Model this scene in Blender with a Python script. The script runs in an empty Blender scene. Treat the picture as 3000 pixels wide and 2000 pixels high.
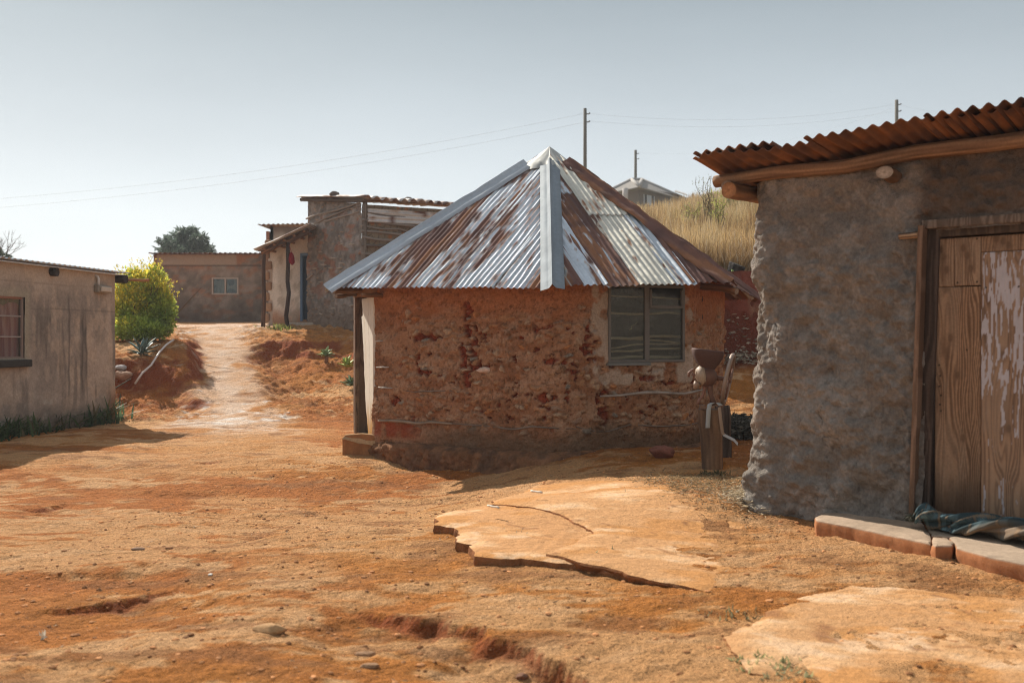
import bpy, bmesh, math, random
import numpy as np
from mathutils import Vector
random.seed(5)
R = np.random.default_rng(11)
SC = bpy.context.scene
COL = SC.collection
F, CX, CY, EYE = 2917.0, 1500.0, 1000.0, 1.28     # 35 mm lens, eye height of a low-held camera

# ------------------------------------------------------------------ noise
def _h(ix, iy, s):
    h = (ix.astype(np.int64) * 374761393 + iy.astype(np.int64) * 668265263 + s * 974634777) & 0xffffffff
    h = ((h ^ (h >> 13)) * 1274126177) & 0xffffffff
    return ((h ^ (h >> 16)) & 0xffffff) / float(0xffffff)
def vn(x, y, s=0):
    x = np.asarray(x, float); y = np.asarray(y, float)
    ix = np.floor(x); iy = np.floor(y); fx = x - ix; fy = y - iy
    ux = fx * fx * fx * (fx * (fx * 6 - 15) + 10); uy = fy * fy * fy * (fy * (fy * 6 - 15) + 10)
    a = _h(ix, iy, s); b = _h(ix + 1, iy, s); c = _h(ix, iy + 1, s); d = _h(ix + 1, iy + 1, s)
    return (a + (b - a) * ux) * (1 - uy) + (c + (d - c) * ux) * uy
def fbm(x, y, o=4, s=0, g=.5):
    t = 0; a = 1; n = 0
    for i in range(o):
        t = t + a * vn(np.asarray(x) * 2 ** i + 13.7 * i, np.asarray(y) * 2 ** i - 7.3 * i, s + i); n += a; a *= g
    return t / n
def vor(x, y, s=0):
    """distance to nearest and second cell point, cell random"""
    x = np.asarray(x, float); y = np.asarray(y, float)
    ix = np.floor(x); iy = np.floor(y)
    f1 = np.full(x.shape, 9.); f2 = np.full(x.shape, 9.); cid = np.zeros(x.shape)
    for dx in (-1, 0, 1):
        for dy in (-1, 0, 1):
            cx = ix + dx; cy = iy + dy
            px = cx + .12 + .76 * _h(cx, cy, s); py = cy + .12 + .76 * _h(cx, cy, s + 31)
            d = np.hypot(px - x, py - y)
            r = _h(cx, cy, s + 77)
            near = d < f1
            f2 = np.where(near, f1, np.minimum(f2, d))
            cid = np.where(near, r, cid); f1 = np.where(near, d, f1)
    return f1, f2, cid
def S(a, b, x):
    t = np.clip((np.asarray(x, float) - a) / (b - a), 0, 1); return t * t * (3 - 2 * t)
def mixc(a, b, m):
    m = np.asarray(m)[..., None]; return np.asarray(a) * (1 - m) + np.asarray(b) * m
def bc(shape, c): return np.broadcast_to(np.array(c, float), tuple(shape) + (3,)).copy()

# ------------------------------------------------------------------ terrain
LEDGES = [([(30, 1760), (180, 1740), (300, 1722), (420, 1705), (520, 1680), (640, 1664)], .028, 1),
          ([(1050, 1738), (1130, 1775), (1200, 1790), (1320, 1812), (1420, 1845), (1500, 1862), (1600, 1900), (1700, 1945), (1830, 2010), (2000, 2090)], .05, 1),
          ([(370, 1610), (410, 1614), (440, 1610)], .03, 1),
          ([(0, 1428), (120, 1420), (210, 1405)], .03, 1),
          ([(530, 1322), (620, 1316), (700, 1318)], .02, 1)]
def flat_pt(px, py, z=0.0):
    Y = F * (EYE - z) / (py - CY); return ((px - CX) / F * Y, Y)
LEDGEW = [(np.array([flat_pt(a, b, -.01) for a, b in pl]), h) for pl, h, _ in LEDGES]
def xpath(Y): return np.interp(Y, [12, 15, 18, 21, 25, 30], [-3.6, -4.3, -5.0, -6.0, -7.4, -9.0])
def gbase(X, Y):
    X = np.asarray(X, float); Y = np.asarray(Y, float)
    zr = np.interp(Y, [3, 4, 5.5, 6.6, 7.5, 9], [-.03, -.03, -.01, .01, .1, .1])
    zl = np.interp(Y, [3, 5, 7, 9, 10.2, 11.2, 12.2, 13.5, 18], [-.06, -.05, -.06, -.22, -.29, -.2, -.12, -.15, -.2])
    z = zl + (zr - zl) * S(-1.1, 1.4, X)
    wob = (fbm(X * .7, Y * .7, 4, 3) - .5) * 1.5 * S(16.5, 19, Y) * (1 - S(27, 32, Y))
    Yw = Y + wob
    pr = np.interp(Yw, [17, 18, 20, 22, 23.9, 24.5, 26, 28, 38, 60], [-.2, -.17, .06, .38, .85, 1.28, 1.5, 1.72, 2.06, 2.2])
    pp = np.interp(Y + wob * .3, [16.5, 18, 19.5, 23, 25.5, 28, 38, 60], [-.2, -.16, .02, .85, 1.38, 1.7, 2.06, 2.2])
    pl = np.interp(Yw, [17.6, 19.3, 20.2, 21.2, 22.5, 24, 28, 38, 60], [-.2, -.06, .32, .92, 1.2, 1.33, 1.65, 2.06, 2.2])
    sd = X - xpath(Y) + (fbm(X * 1.3, Y * 1.3, 3, 9) - .5) * .5
    t = pp + (pr - pp) * S(.45, 1.3, sd); t = t + (pl - t) * S(.35, .85, -sd)
    hl = np.interp(Y, [9, 12.5, 14.3, 16.5, 17.0, 17.4, 18.3, 50, 90, 130, 600], [.1, .1, .1, .82, 1.0, 2.2, 2.5, 7.2, 12.9, 13.6, 13.6])
    hl = hl + .22 * np.clip(X - .14 * Y, 0, 40) * S(18, 45, Y) + (fbm(X * .25, Y * .25, 3, 21) - .5) * .8 * S(19, 30, Y)
    wl = S(16.2, 17.6, Y)
    z = np.where(Y > 16, z * (1 - wl) + t * wl, z)
    wh = S(.6, 2.4, X) * S(11, 12.5, Y)
    return z * (1 - wh) + hl * wh
def ledge(X, Y):
    dz = np.zeros_like(X); red = np.zeros_like(X)
    wx = (fbm(X * 6, Y * 6, 3, 41) - .5) * .16; wy = (fbm(X * 6, Y * 6, 3, 47) - .5) * .16
    Xq, Yq = X + wx, Y + wy
    for pts, h in LEDGEW:
        L = np.hypot(*(np.diff(pts, axis=0).T)); cum = np.concatenate([[0], np.cumsum(L)])
        best = np.full(X.shape, 1e9); sg = np.zeros_like(X); al = np.zeros_like(X)
        for i in range(len(pts) - 1):
            a, b = pts[i], pts[i + 1]; d = (b - a) / L[i]
            u = np.clip((Xq - a[0]) * d[0] + (Yq - a[1]) * d[1], 0, L[i])
            ex = Xq - a[0] - d[0] * u; ey = Yq - a[1] - d[1] * u
            ds = np.hypot(ex, ey); cr = d[0] * ey - d[1] * ex
            m = ds < best
            best = np.where(m, ds, best); sg = np.where(m, np.sign(cr), sg); al = np.where(m, cum[i] + u, al)
        lo = sg < 0                                  # the low side lies to the right of the line
        tp = S(0, .4, al) * (1 - S(cum[-1] - .4, cum[-1], al))
        hh = h * tp * (.6 + .8 * vn(al * 5, al * 0, 5))
        dz += np.where(lo, -hh * S(0, .035, best) * (1 - S(.08, .9, best)) * (.55 + .9 * fbm(Xq * 7, Yq * 7, 3, 51)), hh * .12 * (1 - S(0, .25, best)))
        red = np.maximum(red, np.where(lo, (1 - S(.02, .11, best)) * S(.01, .03, hh), 0))
    return dz, red
def gfine(X, Y):
    near = 1 - S(14, 30, Y)
    f = fbm(X * .9, Y * 1.3, 4, 60)
    z = (f - .5) * .045 + (fbm(X * 5, Y * 5, 4, 63) - .5) * .022 + (fbm(X * 15, Y * 15, 3, 64) - .5) * .015
    t = fbm(X * 1.6 + 3, Y * 2.4, 5, 66) * 9; st = np.floor(t) + S(.78, 1, t - np.floor(t))
    z += st * .0055 * S(.35, .5, f) - .025
    far = S(17.5, 19, Y) * (1 - S(27, 32, Y))
    z = z * near + far * ((fbm(X * 2.2, Y * 2.2, 5, 71) - .5) * .14 + np.abs(fbm(X * 4.5, Y * 1.5, 3, 75) - .5) * .10 + (fbm(X * 6, Y * 6, 4, 77) - .5) * .09 - np.clip(.28 - vor(X * 4.2, Y * 4.2, 79)[0], -.15, .3) * -.08 + (fbm(X * 14, Y * 14, 3, 81) - .5) * .07) * S(.3, 1.0, np.abs(X - xpath(Y)))
    return z
def ground_z(X, Y):
    X = np.atleast_1d(np.asarray(X, float)); Y = np.atleast_1d(np.asarray(Y, float))
    return gbase(X, Y) + gfine(X, Y) + ledge(X, Y)[0]
def gz(x, y): return float(ground_z(x, y)[0])
def gpt(px, py, ymax=60):
    Y = np.concatenate([np.arange(2.5, 15, .01), np.arange(15, ymax, .04)])
    X = (px - CX) / F * Y; Z = EYE - (py - CY) / F * Y
    g = ground_z(X, Y); k = np.argmax(Z < g)
    return Vector((X[k], Y[k], g[k]))
def at(px, py, Y): return Vector(((px - CX) / F * Y, Y, EYE - (py - CY) / F * Y))
def onwall(A, B, px, py):
    """point of the vertical plane through ground points A, B seen at px, py"""
    k = (px - CX) / F; dx, dy = B[0] - A[0], B[1] - A[1]
    s = (k * A[1] - A[0]) / (dx - k * dy)
    Y = A[1] + dy * s
    return Vector((k * Y, Y, EYE - (py - CY) / F * Y))

# ------------------------------------------------------------------ objects
def thing(name, label, cat, loc=(0, 0, 0), group=None):
    o = bpy.data.objects.new(name, None); COL.objects.link(o); o.location = loc; o.empty_display_size = .1
    o['label'] = label; o['category'] = cat
    if group: o['group'] = group
    return o
def tag(o, label=None, cat=None, group=None, kind=None):
    for k, v in (('label', label), ('category', cat), ('group', group), ('kind', kind)):
        if v: o[k] = v
    return o
def rootloc(p):
    while p.parent: p = p.parent
    return np.array(p.location)
def link(name, V, Fc, mat, parent=None, base=None, smooth=True, col=None):
    V = np.asarray(V, float).reshape(-1, 3)
    b = rootloc(parent) if parent is not None else np.array(base if base is not None else (0, 0, 0), float)
    me = bpy.data.meshes.new(name)
    if isinstance(Fc, np.ndarray):
        k = Fc.shape[1]; me.vertices.add(len(V)); me.vertices.foreach_set('co', (V - b).ravel())
        me.loops.add(Fc.size); me.loops.foreach_set('vertex_index', Fc.ravel().astype(np.int32))
        me.polygons.add(len(Fc)); me.polygons.foreach_set('loop_start', np.arange(0, Fc.size, k, dtype=np.int32))
        me.update(calc_edges=True)
    else:
        me.from_pydata((V - b).tolist(), [], [list(f) for f in Fc])
    if col is not None:
        c = np.asarray(col, float).reshape(len(V), -1)
        if c.shape[1] == 3: c = np.concatenate([c, np.ones((len(V), 1))], 1)
        a = me.color_attributes.new('Col', 'FLOAT_COLOR', 'POINT'); a.data.foreach_set('color', c.ravel().astype(np.float32))
    me.polygons.foreach_set('use_smooth', np.full(len(me.polygons), smooth))
    me.validate(); me.update()
    o = bpy.data.objects.new(name, me); COL.objects.link(o); me.materials.append(mat)
    if parent is not None: o.parent = parent
    else: o.location = b
    return o
def gridf(n, m, wrap=False, mask=None):
    i = np.arange(n - 1)[:, None]; jm = m if wrap else m - 1
    j = np.arange(jm)[None, :]; j2 = (j + 1) % m
    f = np.stack([i * m + j, i * m + j2, (i + 1) * m + j2, (i + 1) * m + j], -1)
    if mask is not None: return f[mask]
    return f.reshape(-1, 4)
class MB:
    def __init__(s): s.v = []; s.f = []; s.c = []
    def add(s, V, Fs, c=(1, 1, 1)):
        n = len(s.v); V = [tuple(v) for v in V]; s.v += V; s.f += [tuple(n + i for i in f) for f in Fs]
        if np.ndim(c) == 1: s.c += [tuple(c)] * len(V)
        else: s.c += [tuple(x) for x in c]
        return s
    def box(s, o, U, V, W, c=(1, 1, 1)):
        o, U, V, W = (np.array(a, float) for a in (o, U, V, W))
        P = [o, o + U, o + U + V, o + V, o + W, o + U + W, o + U + V + W, o + V + W]
        fs = [(0, 3, 2, 1), (4, 5, 6, 7), (0, 1, 5, 4), (1, 2, 6, 5), (2, 3, 7, 6), (3, 0, 4, 7)]
        if np.dot(np.cross(U, V), W) < 0: fs = [f[::-1] for f in fs]
        return s.add(P, fs, c)
    def tube(s, pts, rad, n=8, c=(1, 1, 1), cap=True, jit=0., squash=1.):
        P = np.array([tuple(p) for p in pts], float); k = len(P)
        rad = np.broadcast_to(np.array(rad, float), (k,)) if np.ndim(rad) == 0 or len(np.atleast_1d(rad)) == k else np.interp(np.linspace(0, 1, k), np.linspace(0, 1, len(rad)), rad)
        T = np.gradient(P, axis=0); T /= np.linalg.norm(T, axis=1)[:, None] + 1e-9
        ref = np.array([0, 0, 1.]) if abs(T[0][2]) < .9 else np.array([1., 0, 0])
        A = np.cross(T, ref); A /= np.linalg.norm(A, axis=1)[:, None] + 1e-9
        for i in range(1, k):
            a = A[i - 1] - T[i] * np.dot(A[i - 1], T[i]); A[i] = a / (np.linalg.norm(a) + 1e-9)
        B = np.cross(T, A)
        th = np.arange(n) / n * 2 * math.pi
        rr = rad[:, None] * (1 + jit * (R.random((k, n)) - .5) * 2)
        V = P[:, None] + A[:, None] * (np.cos(th)[None, :, None] * rr[..., None]) + B[:, None] * (np.sin(th)[None, :, None] * rr[..., None] * squash)
        fs = [tuple(f) for f in gridf(k, n, True)]
        if cap: fs += [tuple(range(n))[::-1], tuple((k - 1) * n + i for i in range(n))]
        cc = np.asarray(c, float)
        if cc.ndim == 2: cc = np.repeat(cc, n, 0)
        return s.add(V.reshape(-1, 3), fs, cc)
    def prism(s, pts, d, c=(1, 1, 1)):
        P = np.array([tuple(p) for p in pts], float); d = np.array(d, float); k = len(P)
        nrm = np.zeros(3)
        for i in range(k): nrm += np.cross(P[i] - P[0], P[(i + 1) % k] - P[0])
        if np.dot(nrm, d) > 0: P = P[::-1]
        fs = [tuple(range(k)), tuple(range(k, 2 * k))[::-1]] + [(i + k, (i + 1) % k + k, (i + 1) % k, i) for i in range(k)]
        return s.add(np.concatenate([P, P + d]), fs, c)
    def build(s, name, mat, parent=None, base=None, smooth=False, bevel=0):
        o = link(name, s.v, s.f, mat, parent, base, smooth, s.c)
        if bevel:
            m = o.modifiers.new('Bevel', 'BEVEL'); m.width = bevel; m.segments = 2; m.limit_method = 'ANGLE'
        return o
def rot2(v, a): return np.array([v[0] * math.cos(a) - v[1] * math.sin(a), v[0] * math.sin(a) + v[1] * math.cos(a)])
def lerp(a, b, t): return np.array(a, float) * (1 - t) + np.array(b, float) * t
def bend(a, b, n, amp, s=0):
    """crooked line from a to b"""
    a = np.array(tuple(a), float); b = np.array(tuple(b), float); t = np.linspace(0, 1, n)[:, None]
    L = np.linalg.norm(b - a); r = np.random.default_rng(s)
    off = np.stack([np.interp(t[:, 0], np.linspace(0, 1, 6), np.concatenate([[0], r.normal(0, 1, 4), [0]])) for _ in range(3)], 1)
    return a * (1 - t) + b * t + off * amp * L

# ------------------------------------------------------------------ materials
def nd(nt, typ, **kw):
    n = nt.nodes.new(typ)
    for k, v in kw.items():
        k2 = k.replace('_', ' ')
        if k in n.bl_rna.properties and k not in n.inputs: setattr(n, k, v); continue
        s = n.inputs[k] if k in n.inputs else n.inputs[k2]
        if hasattr(v, 'is_output'): nt.links.new(v, s)
        else: s.default_value = v
    return n
def newmat(name):
    m = bpy.data.materials.new(name); m.use_nodes = True; nt = m.node_tree
    b = nt.nodes['Principled BSDF']; return m, nt, b
def vmat(name, rough=.9, nscale=40., namp=.25, bscale=60., bstr=.4, bdist=.01, spec=.2, metal=False, stretch=(1, 1, 1), speck=0., detail=6., b2=None):
    """albedo from the mesh's own colours, broken up by fine procedural noise and relief"""
    m, nt, b = newmat(name)
    at_ = nd(nt, 'ShaderNodeAttribute', attribute_name='Col')
    tc = nd(nt, 'ShaderNodeTexCoord'); mp = nd(nt, 'ShaderNodeMapping', Vector=tc.outputs['Object']); mp.inputs['Scale'].default_value = stretch
    n1 = nd(nt, 'ShaderNodeTexNoise', Vector=mp.outputs[0], Scale=nscale, Detail=detail, Roughness=.65)
    mr = nd(nt, 'ShaderNodeMapRange', Value=n1.outputs['Fac']); mr.inputs[1].default_value = .25; mr.inputs[2].default_value = .75
    mr.inputs[3].default_value = 1 - namp; mr.inputs[4].default_value = 1 + namp
    mu = nd(nt, 'ShaderNodeVectorMath', operation='SCALE'); nt.links.new(at_.outputs['Color'], mu.inputs[0]); nt.links.new(mr.outputs[0], mu.inputs['Scale'])
    out = mu.outputs[0]
    if speck:
        vo = nd(nt, 'ShaderNodeTexVoronoi', Vector=mp.outputs[0], Scale=nscale * 1.7)
        r2 = nd(nt, 'ShaderNodeMapRange', Value=vo.outputs['Distance']); r2.inputs[1].default_value = .0; r2.inputs[2].default_value = .35
        r2.inputs[3].default_value = 1 - speck; r2.inputs[4].default_value = 1
        m2 = nd(nt, 'ShaderNodeVectorMath', operation='SCALE'); nt.links.new(out, m2.inputs[0]); nt.links.new(r2.outputs[0], m2.inputs['Scale']); out = m2.outputs[0]
    nt.links.new(out, b.inputs['Base Color'])
    n2 = nd(nt, 'ShaderNodeTexNoise', Vector=mp.outputs[0], Scale=bscale, Detail=8., Roughness=.7)
    bp = nd(nt, 'ShaderNodeBump', Height=n2.outputs['Fac'], Strength=bstr, Distance=bdist); 
    if b2:
        n3 = nd(nt, 'ShaderNodeTexNoise', Vector=mp.outputs[0], Scale=b2[0], Detail=5., Roughness=.6)
        bp = nd(nt, 'ShaderNodeBump', Height=n3.outputs['Fac'], Strength=1., Distance=b2[1], Normal=bp.outputs[0])
    nt.links.new(bp.outputs[0], b.inputs['Normal'])
    b.inputs['Roughness'].default_value = rough; b.inputs['Specular IOR Level'].default_value = spec
    if metal:
        nt.links.new(at_.outputs['Alpha'], b.inputs['Metallic'])
        r3 = nd(nt, 'ShaderNodeMapRange', Value=at_.outputs['Alpha']); r3.inputs[3].default_value = .88; r3.inputs[4].default_value = rough
        nt.links.new(r3.outputs[0], b.inputs['Roughness'])
    return m
def leafmat(name, trans=.35, rough=.5):
    m, nt, b = newmat(name)
    a = nd(nt, 'ShaderNodeAttribute', attribute_name='Col')
    nt.links.new(a.outputs['Color'], b.inputs['Base Color']); b.inputs['Roughness'].default_value = rough; b.inputs['Specular IOR Level'].default_value = .3
    t = nd(nt, 'ShaderNodeBsdfTranslucent', Color=a.outputs['Color'])
    mx = nd(nt, 'ShaderNodeMixShader', Fac=trans); nt.links.new(b.outputs[0], mx.inputs[1]); nt.links.new(t.outputs[0], mx.inputs[2])
    nt.links.new(mx.outputs[0], nt.nodes['Material Output'].inputs[0]); return m
def plain(name, col, rough=.6, metal=0., spec=.4, nscale=30, namp=.15):
    m, nt, b = newmat(name)
    tc = nd(nt, 'ShaderNodeTexCoord'); n1 = nd(nt, 'ShaderNodeTexNoise', Vector=tc.outputs['Object'], Scale=nscale, Detail=5.)
    mr = nd(nt, 'ShaderNodeMapRange', Value=n1.outputs['Fac']); mr.inputs[1].default_value = .25; mr.inputs[2].default_value = .75
    mr.inputs[3].default_value = 1 - namp; mr.inputs[4].default_value = 1 + namp
    mu = nd(nt, 'ShaderNodeVectorMath', operation='SCALE'); mu.inputs[0].default_value = col; nt.links.new(mr.outputs[0], mu.inputs['Scale'])
    nt.links.new(mu.outputs[0], b.inputs['Base Color'])
    b.inputs['Roughness'].default_value = rough; b.inputs['Metallic'].default_value = metal; b.inputs['Specular IOR Level'].default_value = spec
    return m
M_ground = vmat('earth', .95, 42, .36, 85, 1., .025, .1, speck=.26, b2=(15, .085))
M_slab = vmat('old screed', .95, 34, .22, 90, .8, .012, .1, speck=.16, b2=(12, .022))
M_mud = vmat('mud plaster', .95, 45, .26, 80, 1., .014, .1, b2=(24, .022))
M_stone = vmat('stone', .9, 40, .25, 60, .5, .01, .2)
M_metal = vmat('corrugated iron', .55, 22, .12, 18, .12, .006, .4, metal=True)
M_wood = vmat('weathered wood', .85, 60, .18, 120, .35, .004, .2)
M_conc = vmat('rendered cement', .95, 30, .22, 90, .4, .006, .12)
M_paint = vmat('old paint', .6, 20, .1, 60, .15, .004, .35)
M_iron = vmat('worn cast iron', .5, 60, .2, 90, .2, .003, .5, metal=True)
M_cast = vmat('rusty cast iron', .55, 60, .25, 90, .3, .004, .4)
M_cloth = vmat('woven cloth', .95, 150, .15, 300, .3, .002, .1)
M_leaf = leafmat('leaves', .52); M_straw = leafmat('dry straw', .3, .7); M_succ = leafmat('succulent leaves', .15, .45)
def glassmat(name, tint=(.8, .85, .85), haze=.1):
    m, nt, b = newmat(name)
    tr = nd(nt, 'ShaderNodeBsdfTransparent', Color=(*tint, 1)); gl = nd(nt, 'ShaderNodeBsdfGlossy', Roughness=.08)
    df = nd(nt, 'ShaderNodeBsdfDiffuse', Color=(.26, .23, .2, 1))
    m0 = nd(nt, 'ShaderNodeMixShader', Fac=haze); nt.links.new(tr.outputs[0], m0.inputs[1]); nt.links.new(df.outputs[0], m0.inputs[2])
    mx = nd(nt, 'ShaderNodeMixShader', Fac=.05); nt.links.new(m0.outputs[0], mx.inputs[1]); nt.links.new(gl.outputs[0], mx.inputs[2])
    nt.links.new(mx.outputs[0], nt.nodes['Material Output'].inputs[0]); return m
M_glass = glassmat('dusty glass', (.75, .8, .8), .02)

# ------------------------------------------------------------------ shape helpers with their own colours
def leaves(cent, nrm_up, size, col, name, mat, parent=None, base=None, ratio=.45, fold=.0, jit=.4, dirs=None):
    """many single leaves: cent (n,3), size scalar/array, col (n,3)"""
    n = len(cent); size = np.broadcast_to(np.asarray(size, float), (n,))
    if dirs is None: dirs = R.normal(0, 1, (n, 3)); dirs[:, 2] += nrm_up
    d = dirs / np.linalg.norm(dirs, axis=1)[:, None]
    q = R.normal(0, 1, (n, 3)); s = np.cross(d, q); s /= np.linalg.norm(s, axis=1)[:, None] + 1e-9
    w = (size * ratio * .5)[:, None]; L = size[:, None]
    up = np.cross(s, d) * (size * .12)[:, None]
    V = np.stack([cent, cent + d * L * .45 + s * w + up, cent + d * L - up * .5, cent + d * L * .45 - s * w + up], 1)
    f = np.arange(n * 4).reshape(n, 4)
    c = np.repeat(col, 4, 0)
    return link(name, V, f, mat, parent, base, False, c)
def blades(pos, hgt, wid, lean, col, name, mat, parent=None, base=None, droop=.3):
    n = len(pos); hgt = np.broadcast_to(hgt, (n,)); wid = np.broadcast_to(wid, (n,))
    a = R.random(n) * 6.283; ln = np.abs(R.normal(0, 1, n)) * lean
    d = np.stack([np.cos(a), np.sin(a)], 1); sd = R.random(n) * 6.283; s = np.stack([np.cos(sd), np.sin(sd), sd * 0], 1)
    def pt(t): 
        h = hgt * t; o = hgt * ln * (t * .6 + droop * t * t)
        return np.stack([pos[:, 0] + d[:, 0] * o, pos[:, 1] + d[:, 1] * o, pos[:, 2] + h * (1 - .25 * ln.clip(0, 2) * t)], 1)
    w = (wid * .5)[:, None]
    p0, p1, p2 = pt(0), pt(.55), pt(1.)
    V = np.stack([p0 - s * w, p0 + s * w, p1 + s * w * .8, p1 - s * w * .8, p2 + s * w * .15, p2 - s * w * .15], 1)
    k = np.arange(n)[:, None] * 6
    f = np.concatenate([k + np.array([[0, 1, 2, 3]]), k + np.array([[3, 2, 4, 5]])])
    return link(name, V, f, mat, parent, base, False, np.repeat(col, 6, 0))
def log(a, b, r0, r1, name, mat, parent=None, base=None, n=18, k=40, amp=.01, ca=(.25, .15, .09), cb=(.10, .06, .04), seed=0, cend=(.28, .2, .14), squash=1., rough=.06):
    P = bend(a, b, k, amp, seed); T = np.gradient(P, axis=0); T /= np.linalg.norm(T, axis=1)[:, None]
    ref = np.array([0, 0, 1.]) if abs(T[0][2]) < .8 else np.array([0, 1., 0])
    A = np.cross(T, ref); A /= np.linalg.norm(A, axis=1)[:, None]; B = np.cross(T, A)
    L = np.linalg.norm(np.array(tuple(b)) - np.array(tuple(a))); th = np.arange(n) / n * 6.283
    u = np.linspace(0, L, k)[:, None] + 0 * th; t2 = th[None, :] + 0 * u
    cx, sx = np.cos(t2), np.sin(t2)
    rr = np.linspace(r0, r1, k)[:, None] * (1 + rough * 2 * (fbm(cx * 2 + u * 1.2 + seed, sx * 2 + u * .7, 3, seed) - .5))
    V = P[:, None] + A[:, None] * (cx * rr)[..., None] + B[:, None] * (sx * rr * squash)[..., None]
    g = fbm(cx * 7 + 3 + seed, sx * 7 + u * 1.6, 4, seed + 5); g2 = fbm(u * 3, t2 * 1.2, 3, seed + 8)
    g = .55 * g + .45 * fbm(cx * 15 + seed, sx * 15 + u * 2.4, 4, seed + 6); c = mixc(ca, cb, S(.33, .64, g) * .95); c = c * (.75 + .5 * g2)[..., None]
    c *= (1 - .4 * S(.66, .72, fbm(cx * 9, sx * 9 + u * .8, 2, seed + 3)))[..., None]
    V = V.reshape(-1, 3).tolist(); fs = [tuple(f) for f in gridf(k, n, True)]; cc = c.reshape(-1, 3).tolist()
    for e, first in ((0, True), (k - 1, False)):
        o = len(V); rim = [e * n + i for i in range(n)]
        for fr, cv in ((.98, .7), (.6, .95), (.3, 1.05)):
            V += [tuple(P[e] + (np.array(V[r]) - P[e]) * fr) for r in rim]; cc += [tuple(np.array(cend) * cv * (.8 + .4 * random.random())) for _ in rim]
        V.append(tuple(P[e])); cc.append(tuple(np.array(cend) * .6))
        rings = [rim] + [[o + j * n + i for i in range(n)] for j in range(3)]
        for q in range(3):
            for i in range(n):
                f = (rings[q][i], rings[q][(i + 1) % n], rings[q + 1][(i + 1) % n], rings[q + 1][i]); fs.append(f[::-1] if first else f)
        for i in range(n):
            f = (rings[3][i], rings[3][(i + 1) % n], len(V) - 1); fs.append(f[::-1] if first else f)
    return link(name, V, fs, mat, parent, base, True, cc)
def grain(u, v, seed, fine=45, lng=1.6):
    """wood grain: 0 dark .. 1 light; v runs along the board"""
    w = (fbm(u * 6, v * .9, 3, seed) - .5) * .22
    return .6 * fbm((u + w) * fine, v * lng, 4, seed + 1) + .4 * (.5 + .5 * np.sin((u + w * 1.6) * fine * 3.1 + 5 * vn(u * 3, v * .6, seed + 2)))
def board(o, U, V, N, w, h, t, colf, name, mat, parent=None, base=None, step=.008, add=None, slant=None):
    """plank: front face a coloured grid, with thickness t behind; U across, V along, N outward"""
    o, U, V, N = (np.array(tuple(a), float) for a in (o, U, V, N))
    nu = max(3, int(w / step)); nv = max(3, int(h / step))
    u = np.linspace(0, w, nu)[:, None] + np.zeros(nv); v = np.linspace(0, h, nv)[None, :] + np.zeros((nu, 1))
    e = np.minimum(np.minimum(u, w - u), np.minimum(v, h - v))
    d = -.004 * (1 - S(0, .006, e))
    c, dd = colf(u, v); d = d + dd
    uu = u if slant is None else u + slant(v, u / w)
    P = o + U * uu[..., None] + V * v[..., None] + N * d[..., None]
    V1 = P.reshape(-1, 3); f = gridf(nu, nv).tolist()
    bd = [i * nv for i in range(nu)] + [(nu - 1) * nv + j for j in range(1, nv)] + [i * nv + nv - 1 for i in range(nu - 2, -1, -1)] + [j for j in range(nv - 2, 0, -1)]
    back = V1[bd] - N * t; k = len(V1); nb = len(bd)
    f += [(bd[(i + 1) % nb], bd[i], k + i, k + (i + 1) % nb) for i in range(nb)]
    f.append(tuple(k + i for i in range(nb)))
    cc = np.concatenate([c.reshape(-1, 3), c.reshape(-1, 3)[bd] * .8])
    return link(name, np.concatenate([V1, back]), f, mat, parent, base, False, cc)
_bm = bmesh.new(); bmesh.ops.create_icosphere(_bm, subdivisions=4, radius=1.0)
ICO_V = np.array([v.co[:] for v in _bm.verts]); ICO_F = np.array([[v.index for v in f.verts] for f in _bm.faces]); _bm.free()
def rock(name, c, size, col, label=None, cat='stone', group=None, seed=0, parent=None, mat=None, flat=.25):
    d = ICO_V; r = 1 + .55 * (fbm(d[:, 0] * 1.3 + seed + d[:, 2], d[:, 1] * 1.3 + d[:, 2] * .7, 4, seed) - .5)
    g = fbm(d[:, 0] * 4 + d[:, 2] * 3, d[:, 1] * 4 - d[:, 2] * 2, 3, seed + 4); r += .12 * (g - .5)
    V = d * r[:, None]
    rg = np.random.default_rng(seed)
    for _ in range(7):                             # knocked-off faces
        n = rg.normal(0, 1, 3); n /= np.linalg.norm(n); k = .72 + .2 * rg.random(); q = V @ n
        V = V - n * (np.clip(q - k, 0, 9) * .9)[:, None]
    V = V * np.array(size) + np.array(tuple(c))
    cc = bc((len(d),), col) * (.7 + .6 * g)[:, None]
    o = link(name, V, ICO_F, mat or M_stone, parent, tuple(c), True, cc)
    if label: tag(o, label, cat, group)
    return o
# ================================================================== the ground
def spaced(lo, hi, d0, flo, fhi, grow=1.09, cap=12):
    """fine spacing d0 between flo and fhi, widening outside"""
    a = list(np.arange(flo, fhi + d0 / 2, d0)); d = d0
    while a[-1] < hi: d = min(d * grow, cap); a.append(a[-1] + d)
    d = d0; b = []; x = flo
    while x > lo: d = min(d * grow, cap); x -= d; b.append(x)
    return np.array(b[::-1] + a)
_a = spaced(-2.6, 420, .028, -2.6, 3.0, 1.035); gx = np.concatenate([-9 - np.cumsum(np.minimum(.05 * 1.05 ** np.arange(1, 170), 12))[::-1], np.arange(-9, -2.62, .05), _a])
gy = np.concatenate([np.arange(-8, 2.6, .5), np.arange(2.6, 8.6, .026), np.arange(8.6, 13, .045), np.arange(13, 17.5, .07), np.arange(17.5, 27, .055), spaced(27, 640, .12, 27, 32, 1.06)[0:]])
GX, GY = np.meshgrid(gx, gy)
led, redm = ledge(GX, GY)
GZ = gbase(GX, GY) + gfine(GX, GY) + led
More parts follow.
